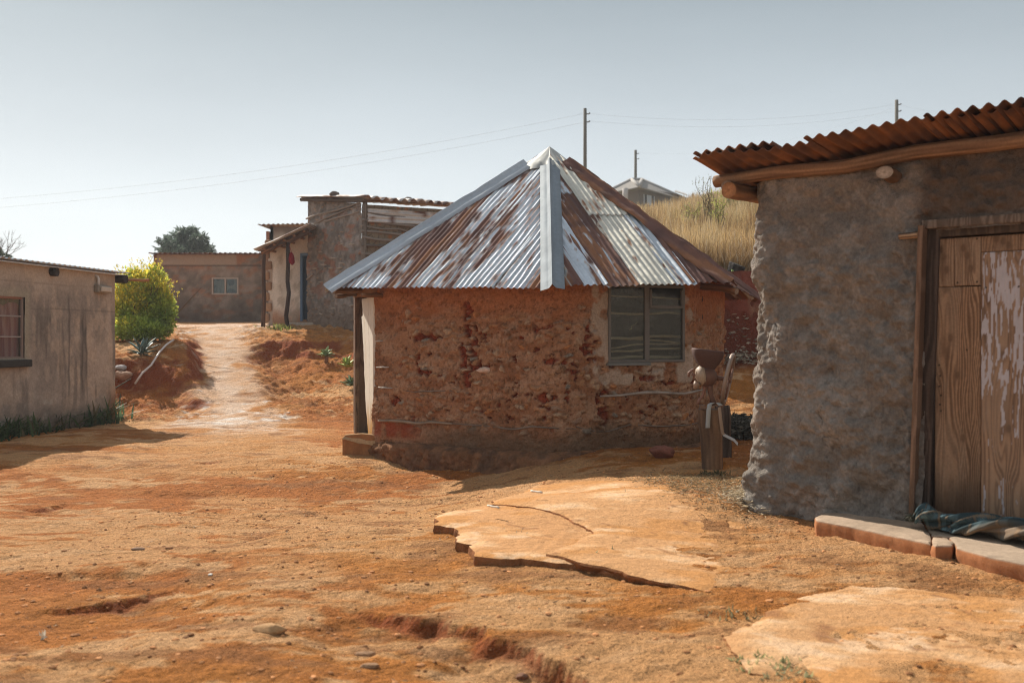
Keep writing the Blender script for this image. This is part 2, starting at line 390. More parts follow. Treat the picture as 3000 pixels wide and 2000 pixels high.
sl = np.hypot(np.gradient(gbase(GX, GY), axis=0) / np.gradient(gy)[:, None], np.gradient(gbase(GX, GY), axis=1) / np.gradient(gx)[None, :])
clay, pale, scarp, dark = (.45, .158, .042), (.65, .335, .13), (.30, .075, .025), (.29, .125, .05)
c = bc(GX.shape, clay)
n1 = fbm(GX * .35, GY * .8, 5, 101); n2 = fbm(GX * 1.6, GY * 3.4, 5, 107); n3 = fbm(GX * 6, GY * 11, 4, 111)
c = mixc(c, (.50, .195, .046), S(.45, .65, fbm(GX * .5, GY * .5, 3, 117)) * .8)
c = c * (.70 + .60 * fbm(GX * 13, GY * 13, 4, 119))[..., None]
pm = S(.5, .555, n1 * .5 + n2 * .28 + n3 * .22) + S(.56, .66, n2 * .5 + n3 * .5) * .3
PATCH = [(560, 1330, 320, 34), (830, 1135, 190, 20), (700, 1270, 230, 36), (760, 1420, 150, 16), (240, 1335, 170, 14), (900, 1480, 260, 40), (960, 1600, 260, 60), (1150, 1640, 240, 40),
         (1600, 1720, 300, 50), (2450, 1650, 300, 50), (2250, 1560, 330, 80), (2080, 1490, 240, 50), (2230, 1620, 300, 50), (2700, 1760, 300, 60), (620, 1405, 80, 12), (1900, 1730, 150, 30), (860, 1700, 240, 50)]
for px, py, rx, ry in PATCH:
    cx, cy = flat_pt(px, py, -.1); ax = rx / F * cy; ay = abs(flat_pt(px, py - ry, -.1)[1] - cy)
    q = ((GX - cx) / ax) ** 2 + ((GY - cy) / ay) ** 2
    pm = np.maximum(pm, (1 - S(.3, 1.5, q + (n2 - .5) * 3.4)) * (.55 + .6 * n3))
pw = np.abs(GX - xpath(GY)) / np.interp(GY, [14, 18, 22, 26, 30], [1.8, 1.1, .9, 1.1, 2.0])
n4 = fbm(GX * 2.2, GY * 2.2, 5, 113)
pm = np.maximum(pm, (1 - S(.35, 1.5, pw + (n4 - .5) * 2.2)) * (.62 + .6 * n4) * S(13.5, 16, GY) * (1 - S(30, 38, GY)))
pm = np.maximum(pm, S(25.5, 28, GY) * (1 - S(60, 90, GY)) * (1 - S(0, 2, GX)) * .7)
c = mixc(c, pale, np.clip(pm, 0, 1) * (.66 + .24 * S(13, 17, GY)))
c = mixc(c, mixc(bc(GX.shape, (.70, .42, .22)), (.76, .58, .45), S(14, 18, GY) * (1 - S(.7, 1.4, pw))), np.clip(pm - .66, 0, 1) * (1.0 + 1.5 * S(14, 18, GY) * (1 - S(.7, 1.4, pw))))
c = mixc(c, dark, S(.58, .72, fbm(GX * 2.2, GY * 5, 5, 131)) * .6)
c = mixc(c, scarp, S(.32, .85, sl + (n2 - .5) * .5) * S(15, 17, GY) * (1 - .4 * S(.5, .8, n3)))
c = mixc(c, scarp, np.clip(redm, 0, 1) * .85)
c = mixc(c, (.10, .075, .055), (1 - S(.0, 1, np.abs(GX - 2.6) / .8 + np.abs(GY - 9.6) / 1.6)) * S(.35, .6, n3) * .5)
hillm = S(.8, 2.2, GX) * S(17.5, 18.6, GY); c = mixc(c, mixc(bc(GX.shape, (.42, .28, .12)), (.25, .2, .08), n2), hillm)
far = S(45, 70, GY) * (1 - hillm); c = mixc(c, (.3, .24, .13), far)
cut = S(.8, 1.6, GX) * S(16.3, 16.9, GY) * (1 - S(17.5, 18.2, GY)); c = mixc(c, mixc(bc(GX.shape, (.26, .07, .04)), (.14, .05, .035), n3), cut * .9)
ground = link('ground', np.stack([GX, GY, GZ], -1), gridf(*GX.shape), M_ground, None, (0, 0, 0), True, c)
tag(ground, kind='structure')

# broken screed slabs lying on the yard
def slab(name, pix, z0, th, label, colr, hx, seed=0):
    P = [np.array(flat_pt(px, py, z0)) for px, py in pix]; Q = []
    for i in range(len(P)):
        a, b = P[i], P[(i + 1) % len(P)]; L = np.linalg.norm(b - a); k = max(2, int(L / .03))
        for j in range(k): Q.append(lerp(a, b, j / k))
    Q = np.array(Q); n = len(Q)
    Q += (np.stack([fbm(Q[:, 0] * 9, Q[:, 1] * 9, 4, seed), fbm(Q[:, 0] * 9 + 40, Q[:, 1] * 9, 4, seed + 3)], 1) - .5) * .085
    cen = Q.mean(0); bm = bmesh.new()
    # top as a fine grid inside the outline
    x0, y0 = Q.min(0); x1, y1 = Q.max(0); st = .03
    xs, ys = np.arange(x0, x1, st), np.arange(y0, y1, st); X, Y = np.meshgrid(xs, ys)
    ins = np.zeros(X.shape, bool)
    for i in range(n):
        ax, ay = Q[i]; bx, by = Q[(i + 1) % n]
        m = ((ay > Y) != (by > Y)) & (X < (bx - ax) * (Y - ay) / (by - ay + 1e-12) + ax); ins ^= m
    Xi, Yi = X[ins], Y[ins]
    d = np.min(np.hypot(Xi[:, None] - Q[None, ::2, 0], Yi[:, None] - Q[None, ::2, 1]), 1); k = d > st * .75
    pts = np.concatenate([Q, np.stack([Xi[k], Yi[k]], 1)])
    from mathutils.geometry import delaunay_2d_cdt
    vs, _, fs, ov, _, _ = delaunay_2d_cdt([Vector(p) for p in pts], [], [list(range(n))], 1, 1e-6)
    V = np.array([tuple(v) for v in vs]); m = len(V)
    dz = (fbm(V[:, 0] * 2, V[:, 1] * 3, 4, seed + 7) - .5) * .022
    ed = np.min(np.hypot(V[:, None, 0] - Q[None, :, 0], V[:, None, 1] - Q[None, :, 1]), 1)
    z = gbase(V[:, 0], V[:, 1]) + np.interp(V[:, 0], hx[0], hx[1]) + dz - .012 * (1 - S(0, .05, ed))
    top = np.column_stack([V, z])
    rim = [i for i in range(m) for o in [ov[i]] if any(q < n for q in o)]
    idx = {}
    for i in range(m):
        for q in ov[i]:
            if q < n: idx[q] = i
    ring = [idx[q] for q in range(n) if q in idx]; nr = len(ring)
    sgn = 1 if sum(top[ring[i]][0] * top[ring[(i + 1) % nr]][1] - top[ring[(i + 1) % nr]][0] * top[ring[i]][1] for i in range(nr)) > 0 else -1
    allv = [top]; faces = [tuple(f) for f in fs]; prev = ring; off = m
    n1 = fbm(V[:, 0] * 2.5, V[:, 1] * 5, 5, seed + 11); n2 = fbm(V[:, 0] * 12, V[:, 1] * 20, 4, seed + 12)
    cc = mixc(bc((m,), colr), (.66, .40, .21), S(.5, .62, n1) * .8); cc = mixc(cc, (.50, .235, .08), S(.5, .62, fbm(V[:, 0] * 1.8, V[:, 1] * 3.4, 5, seed + 15)) * .85)
    cc = mixc(cc, (.66, .44, .27), S(.6, .66, n1 * .6 + n2 * .4) * .8); 
    crk = np.abs(fbm(V[:, 0] * 1.1, V[:, 1] * 1.3, 3, seed + 19) - .5); cc = mixc(cc, (.28, .13, .06), (1 - S(.002, .007, crk)) * .8)
    cc = mixc(cc, (.52, .25, .09), (1 - S(-.03, .02, np.interp(V[:, 0], hx[0], hx[1]) + (n2 - .5) * .06)) * .8); cols = [cc]
    for lv, (dd, inn) in enumerate(((.0, .0), (.25, -.004), (.6, .012), (1., .03))):
        pv = top[ring].copy(); nz = fbm(pv[:, 0] * 25 + lv, pv[:, 1] * 25, 3, seed + 21)
        dirc = cen - pv[:, :2]; dirc /= np.linalg.norm(dirc, axis=1)[:, None]
        pv[:, :2] += dirc * (inn + (nz - .5) * (.03 if lv else 0))[:, None]; pv[:, 2] -= th * dd
        allv.append(pv); cols.append(bc((nr,), (.30, .13, .055)) * (.45 + nz)[:, None])
        cur = [off + i for i in range(nr)]
        for i in range(nr if lv else 0):
            f = (prev[i], prev[(i + 1) % nr], cur[(i + 1) % nr], cur[i]); faces.append(f[::-1] if sgn > 0 else f)
        prev = cur; off += nr
    if sgn < 0: pass
    o = link(name, np.concatenate(allv), faces, M_slab, None, (cen[0], cen[1], z0), True, np.concatenate(cols))
    o.data.set_sharp_from_angle(angle=.7); tag(o, label, 'slab', 'broken slabs in the yard')
    return o
slab('cracked_slab', [(1275, 1478), (1282, 1500), (1332, 1508), (1338, 1522), (1352, 1546), (1376, 1556), (1388, 1588), (1470, 1592), (1530, 1590), (1700, 1608), (1850, 1634), (1990, 1658), (2100, 1668),
      (2230, 1610), (2250, 1560), (2100, 1500), (1900, 1440), (1700, 1452), (1560, 1450), (1480, 1444), (1430, 1442), (1310, 1456)], .10, .16,
     'wide dusty slab with crumbling edge in the middle of the yard', (.52, .27, .118), ([-.6, .2, .9, 1.6], [.075, .055, .018, -.025]), 3)
slab('cracked_slab', [(1442, 1444), (1440, 1432), (1470, 1424), (1540, 1412), (1562, 1395), (1700, 1396), (1860, 1400), (1950, 1416), (2040, 1436), (2160, 1480), (2260, 1540), (2200, 1590), (2080, 1660), (1900, 1636), (1720, 1605), (1600, 1578), (1690, 1552), (1742, 1520), (1640, 1484), (1540, 1462)], .118, .05,
     'thin upper layer of screed on the back of the middle slab', (.535, .285, .128), ([-.2, .3, .9, 1.55], [.091, .071, .031, -.02]), 9)
slab('cracked_slab', [(2120, 1835), (2200, 1800), (2330, 1720), (2500, 1690), (2760, 1700), (3060, 1740), (3160, 1830), (3150, 1990), (2950, 1960), (2760, 1930), (2640, 1960), (2600, 1985), (2480, 2010), (2400, 1960), (2330, 1900), (2262, 1934), (2200, 1925), (2160, 1880)], .035, .07,
     'pale flaking slab in the right foreground corner', (.52, .28, .128), ([.5, 1.2, 2.0], [.028, .02, .008]), 15)
slab('cracked_slab', [(2110, 1950), (2150, 1935), (2175, 1945), (2165, 1965), (2125, 1975)], .02, .05, 'small round flake of screed left of the corner slab', (.50, .31, .17), ([0, 1], [.012, .012]), 21)
slab('cracked_slab', [(2345, 1945), (2420, 1950), (2470, 1985), (2420, 2010), (2360, 1995)], .02, .05, 'broken screed flake lying beside small weeds at the corner slab', (.50, .31, .17), ([0, 1], [.012, .012]), 25)

# ================================================================== sheet metal
def rustmix(u, v, base, rusty, seed, patch=1.0, brown=(.155, .075, .058)):
    """galvanised sheet: base silver (alpha = metal) or rust; u across, v up the slope (m); rusty 0..1"""
    n = fbm(u * 13, v * 2.2 * patch, 5, seed) * .6 + fbm(u * 30, v * 9, 3, seed + 3) * .25 + fbm(u * 2.2, v * 1.1, 3, seed + 5) * .3 - .075
    th = 1 - np.asarray(rusty)
    m = S(th - .025, th + .025, n)
    rust = mixc(brown, (.30, .13, .055), S(.45, .65, fbm(u * 14, v * 2, 4, seed + 9)) * .7)
    rust = mixc(rust, (.085, .045, .04), S(.5, .7, fbm(u * 5, v * 3, 4, seed + 12)) * .7)
    bs = np.broadcast_to(np.asarray(base, float), u.shape + (3,)) * (.82 + .36 * fbm(u * 8, v * 1.5, 3, seed + 15))[..., None]
    edge = S(th - .07, th - .02, n) * (1 - m); bs = mixc(bs, (.40, .22, .11), edge * .6)
    cc = mixc(bs, rust, m)
    return np.concatenate([cc, ((1 - m) * .55 * (1 - .6 * edge))[..., None]], -1)
def corr(o, U, V, N, w, h, pitch, amp, colf, name, parent, base=None, du=8, dv=.12, mat=None, wavy=0., seed=0, thick=.002):
    """one rectangular corrugated sheet, ridges along V"""
    o, U, V, N = (np.array(tuple(a), float) for a in (o, U, V, N))
    nu = int(w / pitch * du) + 1; nv = max(2, int(h / dv) + 1)
    u = np.linspace(0, w, nu)[:, None] + np.zeros(nv); v = np.linspace(0, h, nv)[None, :] + np.zeros((nu, 1))
    d = amp * np.sin(u / pitch * 6.283) + wavy * (fbm(u * 1.2 + seed, v * 1.2, 3, seed) - .5)
    P = o + U * u[..., None] + V * v[..., None] + N * d[..., None]
    ob = link(name, P, gridf(nu, nv), mat or M_metal, parent, base, True, colf(u, v))
    if thick:
        m = ob.modifiers.new('Solidify', 'SOLIDIFY'); m.thickness = thick
    return ob

# ================================================================== the polygonal hut in the middle
HC = np.array([.494, 13.1])
def pol(a, r): a = math.radians(a); return HC + r * np.array([math.sin(a), -math.cos(a)])
def roundpoly(C, rad, step):
    """closed polygon with rounded corners, sampled; returns points, outward normals, arclength"""
    C = [np.array(c, float) for c in C]; n = len(C); pts = []
    for i in range(n):
        a, b, c2 = C[i - 1], C[i], C[(i + 1) % n]
        d1 = (a - b) / np.linalg.norm(a - b); d2 = (c2 - b) / np.linalg.norm(c2 - b)
        p, q = b + d1 * rad, b + d2 * rad
        L = np.linalg.norm(p - b) * 1.6; k = max(4, int(L / step))
        for t in np.linspace(0, 1, k, endpoint=False): pts.append((1 - t) ** 2 * p + 2 * t * (1 - t) * b + t * t * q)
        e = c2 + (b - c2) / np.linalg.norm(b - c2) * rad; L = np.linalg.norm(e - q); k = max(2, int(L / step))
        for t in np.linspace(0, 1, k, endpoint=False): pts.append(q * (1 - t) + e * t)
    P = np.array(pts); T = np.roll(P, -1, 0) - np.roll(P, 1, 0); T /= np.linalg.norm(T, axis=1)[:, None]
    N = np.stack([T[:, 1], -T[:, 0]], 1)
    if np.sum((P - P.mean(0)) * N) < 0: N = -N
    s = np.concatenate([[0], np.cumsum(np.linalg.norm(np.diff(P, axis=0), axis=1))])
    return P, N, s
def wall_sz(poly, px, py):
    """(s, z) on the wall outline where the ray through px, py meets its near side"""
    P, N, s = poly; k = (px - CX) / F
    q = P[:, 0] - k * P[:, 1]; hit = np.where(q[:-1] * q[1:] <= 0)[0]
    front = [h for h in hit if np.dot(N[h], P[h]) < 0] or list(hit)
    h = min(front, key=lambda i: P[i, 1]) if len(front) else int(np.argmin(np.abs(q)))
    return s[h], EYE - (py - CY) / F * P[h, 1]
def wallpt(poly, s, z, out=0.):
    P, N, S_ = poly
    x = np.array([np.interp(s, S_, P[:, i]) for i in (0, 1)]); n = np.array([np.interp(s, S_, N[:, i]) for i in (0, 1)]); n /= np.linalg.norm(n)
    p = x + n * out; return np.array([p[0], p[1], z]), np.array([n[0], n[1], 0.])
def wallmesh(name, poly, zb, zt, nz, surf, mat, parent, keep=None, holes=()):
    P, N, s = poly
    if keep is None: keep = np.arange(len(P))
    P2, N2, s2 = P[keep], N[keep], s[keep]
    v = np.linspace(0, 1, nz)[None, :]
    b = zb(s2)[:, None] if callable(zb) else np.full((len(s2), 1), zb); t = zt(s2)[:, None] if callable(zt) else np.full((len(s2), 1), zt)
    Z = b + (t - b) * v; SS = s2[:, None] + 0 * Z
    d, c = surf(SS, Z)
    V = np.stack([P2[:, None, 0] + N2[:, None, 0] * d, P2[:, None, 1] + N2[:, None, 1] * d, Z], -1)
    n = len(s2); i = np.arange(n); j = np.arange(nz - 1); i2 = (i + 1) % n
    f = np.stack([i[:, None] * nz + j, i2[:, None] * nz + j, i2[:, None] * nz + j + 1, i[:, None] * nz + j + 1], -1)
    mask = np.ones(f.shape[:2], bool)
    for (s0, s1, z0, z1) in holes:
        ok = (SS > s0) & (SS < s1) & (Z > z0) & (Z < z1); ok = ok[:, :-1] & np.roll(ok, -1, 0)[:, :-1] & ok[:, 1:]
        mask &= ~ok
    return link(name, V, f[mask], mat, parent, None, True, c)

hut = thing('polygonal_hut', 'many-sided mud and stone hut under a pointed roof of rusty corrugated sheets', 'hut', (HC[0], HC[1], -.05))
WC = [pol(a, r) for a, r in ((-150, 2.3), (-91, 2.56), (-66, 2.37), (-1, 2.32), (43, 2.30), (92, 2.35), (140, 2.3))]
HP = roundpoly(WC, .22, .011)
fr = np.array([np.dot(HP[1][i], HP[0][i] - np.array([0, 0])) < .6 * np.linalg.norm(HP[0][i]) for i in range(len(HP[0]))])
keep = np.array([i for i in range(len(HP[0])) if fr[i] or i % 8 == 0])
def A_(px, py): return wall_sz(HP, px, py)
ws0, _ = A_(1782, 900); ws1, _ = A_(2003, 900); wz0 = A_(1890, 1061)[1]; wz1 = 1.90
SW0 = A_(1110, 1000)[0]
# the door facet: from WC[6] to WC[0]
dA, dB = np.array(WC[1]), np.array(WC[2]); dT = (dB - dA) / np.linalg.norm(dB - dA); dN = np.array([dT[1], -dT[0]])
if np.dot(dN, dA - HC) < 0: dN = -dN
dlen = np.linalg.norm(dB - dA)
def sproj(p): return HP[2][np.argmin(np.hypot(*(HP[0] - p).T))]
ds0, ds1 = sproj(dA + dT * .12), sproj(dA + dT * (dlen - .13))
HOLES = [(1365, 925, 22, 40), (1375, 965, 26, 30), (1380, 1065, 34, 38), (1365, 1040, 20, 26), (1372, 1105, 22, 26), (1250, 990, 60, 12), (1395, 990, 34, 24), (1730, 1010, 18, 60), (1765, 1105, 16, 20), (1245, 1090, 26, 14),
         (1155, 1170, 16, 14), (1600, 1165, 60, 14), (1760, 1160, 22, 18), (1770, 1215, 14, 34), (1930, 1085, 30, 10), (1640, 1060, 40, 10), (1900, 1110, 34, 8), (1960, 1120, 26, 8), (1680, 1090, 30, 7)]
HS = [(A_(a, b), c / F * 11.2, d / F * 11.2) for a, b, c, d in HOLES]
def hutsurf(s, z):
    x = s - SW0
    lo = S(.15, .5, z) * (1 - S(1.45, 1.75, z + (fbm(s * 1.5, z, 3, 201) - .5) * .7))
    plainm = np.maximum(1 - S(.0, .5, x - .05 + (fbm(s * 2, z * 2, 3, 204) - .5) * .6) * 1., 0)
    d = (fbm(s * 2.2, z * 2.5, 4, 210) - .5) * .05 + (fbm(s * 9, z * 12, 4, 213) - .5) * .022
    c = mixc(bc(s.shape, (.375, .195, .108)), (.30, .138, .07), S(.4, .6, fbm(s * 2.5, z * 4, 4, 216)))
    c = mixc(c, (.42, .26, .165), S(.5, .65, fbm(s * 5, z * 9, 4, 219)) * .7)
    c = mixc(c, (.46, .17, .07), S(1.35, 1.8, z + (fbm(s * 3, z * 3, 3, 220) - .5) * .4) * .7)
    grey = np.zeros_like(s)
    if True:                                      # smoother cement patch round the window
        e = np.maximum(np.maximum(ws0 - .17 - s, s - ws1 - .15), np.maximum(wz0 - .22 - z, 0)) + (fbm(s * 7, z * 7, 4, 222) - .5) * .14
        grey = 1 - S(-.01, .012, e)
    f1, f2, cid = vor(s * 9 + (fbm(s * 9, z * 9, 3, 230) - .5) * 1.5, z * 16 + (fbm(s * 9, z * 9, 3, 233) - .5) * 1.5, 7)
    lo = lo * S(-.02, .12, x)
    st = S(.52, .56, cid) * S(.0, .2, lo - .25 + cid * .2) * (1 - grey) * (1 - plainm * .85)
    body = S(.02, .16, f2 - f1) * (1 - S(.3, .5, f1)); d += st * body * (.008 + .026 * S(.6, 1, cid)) * (.6 + .8 * fbm(s * 22, z * 30, 3, 236))
    sc = mixc(bc(s.shape, (.40, .215, .11)), (.50, .35, .23), S(.5, .6, (cid * 7.3) % 1)); sc = mixc(sc, (.26, .25, .21), S(.82, .86, (cid * 13.7) % 1)); sc = mixc(sc, (.50, .21, .08), S(.2, .3, (cid * 5.1) % 1) * (1 - S(.42, .5, (cid * 5.1) % 1)))
    c = mixc(c, sc, st * body * (.35 + .5 * S(.4, .6, (cid * 3.1) % 1)))
    # lost plaster: dark red clay core behind
    hn = fbm(s * 11, z * 16, 5, 240)
    hole = S(.735, .75, hn) * lo * (1 - grey) * S(.2, .5, x)
    for (sz, rx, rz) in HS:
        q = ((s - sz[0]) / rx) ** 2 + ((z - sz[1]) / rz) ** 2 + (fbm(s * 11, z * 14, 4, 244) - .5) * 4.6
        hole = np.maximum(hole, 1 - S(.7, 1.05, q))
    hole = hole * (1 - st * body)
    d -= hole * .035
    hc = mixc(bc(s.shape, (.32, .07, .03)), (.22, .048, .022), fbm(s * 12, z * 18, 4, 246))
    h1, h2, _ = vor(s * 9, z * 10, 19); hc = hc * (.35 + .65 * S(.03, .12, h2 - h1))[..., None]
    c = mixc(c, hc, hole)
    pit = S(.60, .72, fbm(s * 30, z * 34, 3, 248)) * (1 - grey * .7); d -= pit * .009; c = c * (1 - .3 * pit)[..., None] * (.8 + .4 * fbm(s * 45, z * 45, 3, 249))[..., None]
    crk = np.abs(fbm(s * 5, z * 7, 4, 250) - .5); ck = (1 - S(.004, .014, crk)) * S(.45, .6, fbm(s * 2, z * 2, 3, 253)) * (1 - grey); d -= ck * .01; c = mixc(c, (.12, .06, .035), ck * .7)
    c = mixc(c, mixc(bc(s.shape, (.52, .40, .31)), (.42, .31, .23), fbm(s * 8, z * 6, 4, 256)), grey); d += grey * .012
    # painted red dado low on the left, sooty damp foot
    rp = (1 - S(.35, .9, x + (fbm(s * 5, z * 5, 3, 260) - .5) * .5)) * (1 - S(.27, .30, z + .03 * np.sin(s * 3))) * S(.1, .16, z) * S(-.12, -.05, x)
    c = mixc(c, (.32, .06, .025), rp * .75 * S(.3, .6, fbm(s * 8, z * 5, 4, 262)))
    damp = 1 - S(.18, .42, z + (fbm(s * 1.8, z * 2.5, 4, 264) - .5) * .35); c = mixc(c, (.155, .10, .062), damp * (1 - rp) * .8 * S(.3, 1.3, x))
    d += damp * (fbm(s * 7, z * 7, 4, 266) - .5) * .05
    return d, c
hw = wallmesh('wall', HP, -.25, lambda s: np.full(s.shape, 2.02), 190, hutsurf, M_mud, hut, keep,
              [(ws0, ws1, wz0, 1.93), (ds0, ds1, .09, 1.9)])
# earth plinth round the foot
def plsurf(s, v):
    return s * 0, bc(s.shape, (1, 1, 1))
PP, PN, PS = HP; kp = np.arange(0, len(PP), 2)
prof = np.array([(.0, .08), (.08, .06), (.14, .045), (.16, .02), (.18, -.03), (.19, -.10), (.21, -.2), (.25, -.3), (.35, -.4)]); _t = np.linspace(0, 8, 40); prof = np.column_stack([np.interp(_t, np.arange(9), prof[:, i]) for i in (0, 1)]).tolist()
ss = PS[kp][:, None]; po = np.array([p[0] for p in prof])[None, :]; pz = np.array([p[1] for p in prof])[None, :]
wob = (fbm(ss * 2.4 + 0 * po, pz * 2 + 0 * ss, 4, 271) - .5) * .16 * S(0, .2, po) + ((fbm(ss * 9 + 0 * po, pz * 9 + po * 6, 4, 273) - .5) * .22 + (fbm(ss * 22 + 0 * po, pz * 26 + po * 20, 3, 274) - .5) * .07) * S(0, .15, po) - .16 * (1 - S(-.2, .5, ss - SW0)) * S(0, .1, po)
o_ = po + wob; z_ = pz + (fbm(ss * 3 + 0 * po, po * 5, 4, 275) - .5) * .06 - .07 * S(.3, 2.2, ss - SW0) * S(.05, .2, po)
PV = np.stack([PP[kp][:, None, 0] + PN[kp][:, None, 0] * o_, PP[kp][:, None, 1] + PN[kp][:, None, 1] * o_, z_], -1)
pc = mixc(bc(o_.shape, (.27, .13, .065)), (.15, .08, .048), S(.3, .7, fbm(ss * 6 + 0 * po, po * 12, 4, 277))); pc = pc * (.6 + .8 * fbm(ss * 25 + 0 * po, pz * 30 + po * 20, 3, 279))[..., None]; pc = mixc(pc, (.34, .16, .07), (1 - S(-.4, .5, ss - SW0 + 0 * po)) * .8)
link('plinth', PV, gridf(len(kp), len(prof)), M_mud, hut, None, True, pc)

# window: steel frame, panes, sticks and an added near-black stony panel behind the glass
wA, wn = wallpt(HP, ws0, 0); wB, _ = wallpt(HP, ws1, 0); wU = (wB - wA); wW = np.linalg.norm(wU); wU /= wW; wn = np.array([wU[1], -wU[0], 0]); Zv = np.array([0, 0, 1.])
if np.dot(wn, wA[:3]) > 0: wn = -wn
wtop = 1.915; wH = wtop - wz0; wo = wA + Zv * wz0
steel = (.145, .13, .115)
mb = MB(); t = .03
def bar(m, u0, v0, u1, v1, dep=.05, out=.03, c=steel): m.box(wo + wU * u0 + Zv * v0 - wn * (dep - out), wU * (u1 - u0), Zv * (v1 - v0), wn * dep, [c] * 8)
bar(mb, 0, 0, t, wH); bar(mb, wW - t, 0, wW, wH); bar(mb, t, 0, wW - t, t); bar(mb, t, wH - t, wW - t, wH); bar(mb, wW * .47, t, wW * .53, wH - t, .045, .026)
fr_ = mb.build('window_frame', M_paint, hut, bevel=.004)
mb = MB(); bar(mb, wW * .53 + .002, wH * .70, wW - t - .002, wH * .735, .03, .04); bar(mb, wW * .53 + .002, wH * .735, wW * .53 + .022, wH - t - .02, .03, .04); bar(mb, wW - t - .022, wH * .735, wW - t - .002, wH - t - .02, .03, .04); mb.build('vent_sash', M_paint, fr_, bevel=.003)
mb = MB(); bar(mb, -.02, -.035, wW * .53, -.002, .06, .055, (.16, .16, .15)); mb.build('sill', M_paint, fr_, bevel=.004)
mb = MB(); bar(mb, t, t, wW * .47, wH - t, .004, .005, (.1, .1, .1)); bar(mb, wW * .53, t, wW - t, wH - t, .004, .005, (.1, .1, .1)); mb.build('pane', M_glass, fr_)
mb = MB()
for i, (v0, v1) in enumerate(((.88, .83), (.66, .63), (.31, .33), (.18, .25), (.13, .18), (.06, .07), (.30, .25))):
    MB().tube(bend(wo + wU * (-.1 + .5 * (i == 6)) + Zv * wH * v0 - wn * .10, wo + wU * (wW + .1) + Zv * wH * v1 - wn * .13, 14, .012, 40 + i), .010 + .004 * (i % 3), 6, (.60, .42, .26)).build('inner_stick', M_wood, hut, smooth=True)
mb.tube(bend(wo + wU * .33 + Zv * wH * .42 - wn * .1, wo + wU * .42 + Zv * wH * .52 - wn * .08, 6, .03, 3), .006, 5, (.6, .5, .3))
mb.build('inner_stick', M_wood, hut, smooth=True)
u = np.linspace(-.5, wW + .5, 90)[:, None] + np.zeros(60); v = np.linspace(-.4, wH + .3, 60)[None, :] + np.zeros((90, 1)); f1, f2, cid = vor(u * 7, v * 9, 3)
link('backing_panel', wo + wU * u[..., None] + Zv * v[..., None] - wn * (.42 - .05 * (1 - S(.2, .5, f1)))[..., None], gridf(90, 60), M_mud, hut, None, True, mixc(bc(u.shape, (.055, .048, .042)), (.09, .08, .07), cid))

# sticks of the wattle showing in the wall
def lath(p, q, r, sd, out=.012, n=16, amp=.012, colr=(.20, .15, .115)):
    (s0, z0), (s1, z1) = A_(*p), A_(*q); pts = []
    r0 = np.random.default_rng(sd)
    kn = r0.normal(0, amp, 7); kn[0] = kn[-1] = 0
    for t in np.linspace(0, 1, n):
        w, nn = wallpt(HP, s0 + (s1 - s0) * t, z0 + (z1 - z0) * t + np.interp(t, np.linspace(0, 1, 7), kn), out + .012 * math.sin(t * 9 + sd)); pts.append(w)
    cc = np.array([np.array(colr) * (.7 + .5 * r0.random()) for _ in range(n)])
    return MB().tube(pts, [r * .6, r, r * .9, r * .5], 7, cc, jit=.12).build('lath', M_wood, hut, smooth=True)
lath((1114, 1232), (1345, 1242), .018, 1, .012, colr=(.3, .23, .17)); lath((1330, 1240), (1700, 1256), .011, 2, .008); lath((1690, 1250), (2060, 1232), .010, 3, .008, amp=.03)
lath((1756, 1160), (2050, 1140), .017, 4, .05, 20, .012, (.32, .27, .23)); lath((1185, 1143), (1380, 1150), .008, 5, .014); lath((1252, 1003), (1282, 1004), .008, 9, -.01)
for i, (p, q) in enumerate((((1108, 1000), (1125, 998)), ((1110, 1076), (1142, 1075)), ((1114, 1134), (1152, 1136)))): lath(p, q, .012, 20 + i, .025, 6, .003, (.42, .38, .34))
a_, an = wallpt(HP, A_(1118, 867)[0], A_(1118, 867)[1]); 
MB().tube(bend(a_ - an * .1, a_ + an * .2 - np.array([.05, .12, 0]), 8, .01, 3), [.03, .028, .024], 9, (.22, .12, .07), jit=.1).build('beam_end', M_wood, hut, smooth=True)
s_, z_2 = A_(1425, 1084); p_, nn = wallpt(HP, s_, z_2, .0)
rock('wall_stone', p_ + nn * .012, (.085, .03, .032), (.62, .45, .36), seed=51, parent=hut)

# door facet: jambs, recessed dark doorway, ajar white door, lintel, sill stone
D0 = np.array([dA[0], dA[1], .08]); DT = np.array([dT[0], dT[1], 0]); DN = np.array([dN[0], dN[1], 0]); DH = 1.80
def wcol(a, b, seed, fine=40):
    def f(u, v):
        g = grain(u, v, seed, fine); c = mixc(bc(u.shape, a), b, S(.4, .62, g)); return c * (.8 + .4 * fbm(u * 4, v * 2, 3, seed + 6))[..., None], -.003 * S(.5, .7, g)
    return f
fm = MB()
fm.box(D0 + DT * .02 - DN * .1 + Zv * (DH - .02), DT * (dlen - .06), Zv * .09, DN * .14, [(.30, .17, .1)] * 8)
fo = fm.build('lintel', M_wood, hut, bevel=.008)
board(D0 + DT * .13 + DN * .035, -DN, Zv, DT, .235, DH - .02, .08, wcol((.11, .07, .05), (.19, .125, .085), 301), 'door_jamb', M_wood, hut, step=.01)
board(D0 + DT * .02 + DN * .036, DT, Zv, DN, .11, DH - .02, .05, wcol((.20, .12, .08), (.28, .19, .12), 305), 'door_jamb', M_wood, hut, step=.01)
def white(u, v):
    g = grain(u, v, 311, 30); c = mixc(bc(u.shape, (.74, .68, .58)), (.62, .5, .36), S(.6, .75, g) * .5)
    c = mixc(c, (.50, .26, .06), (1 - S(.0, .5, v + (fbm(u * 8, v * 3, 3, 313) - .5) * .3))); c = mixc(c, (.25, .16, .1), (1 - S(.006, .012, np.abs(u - .30 + .02 * np.sin(v * 7)))) * .6)
    return c, -.002 * g
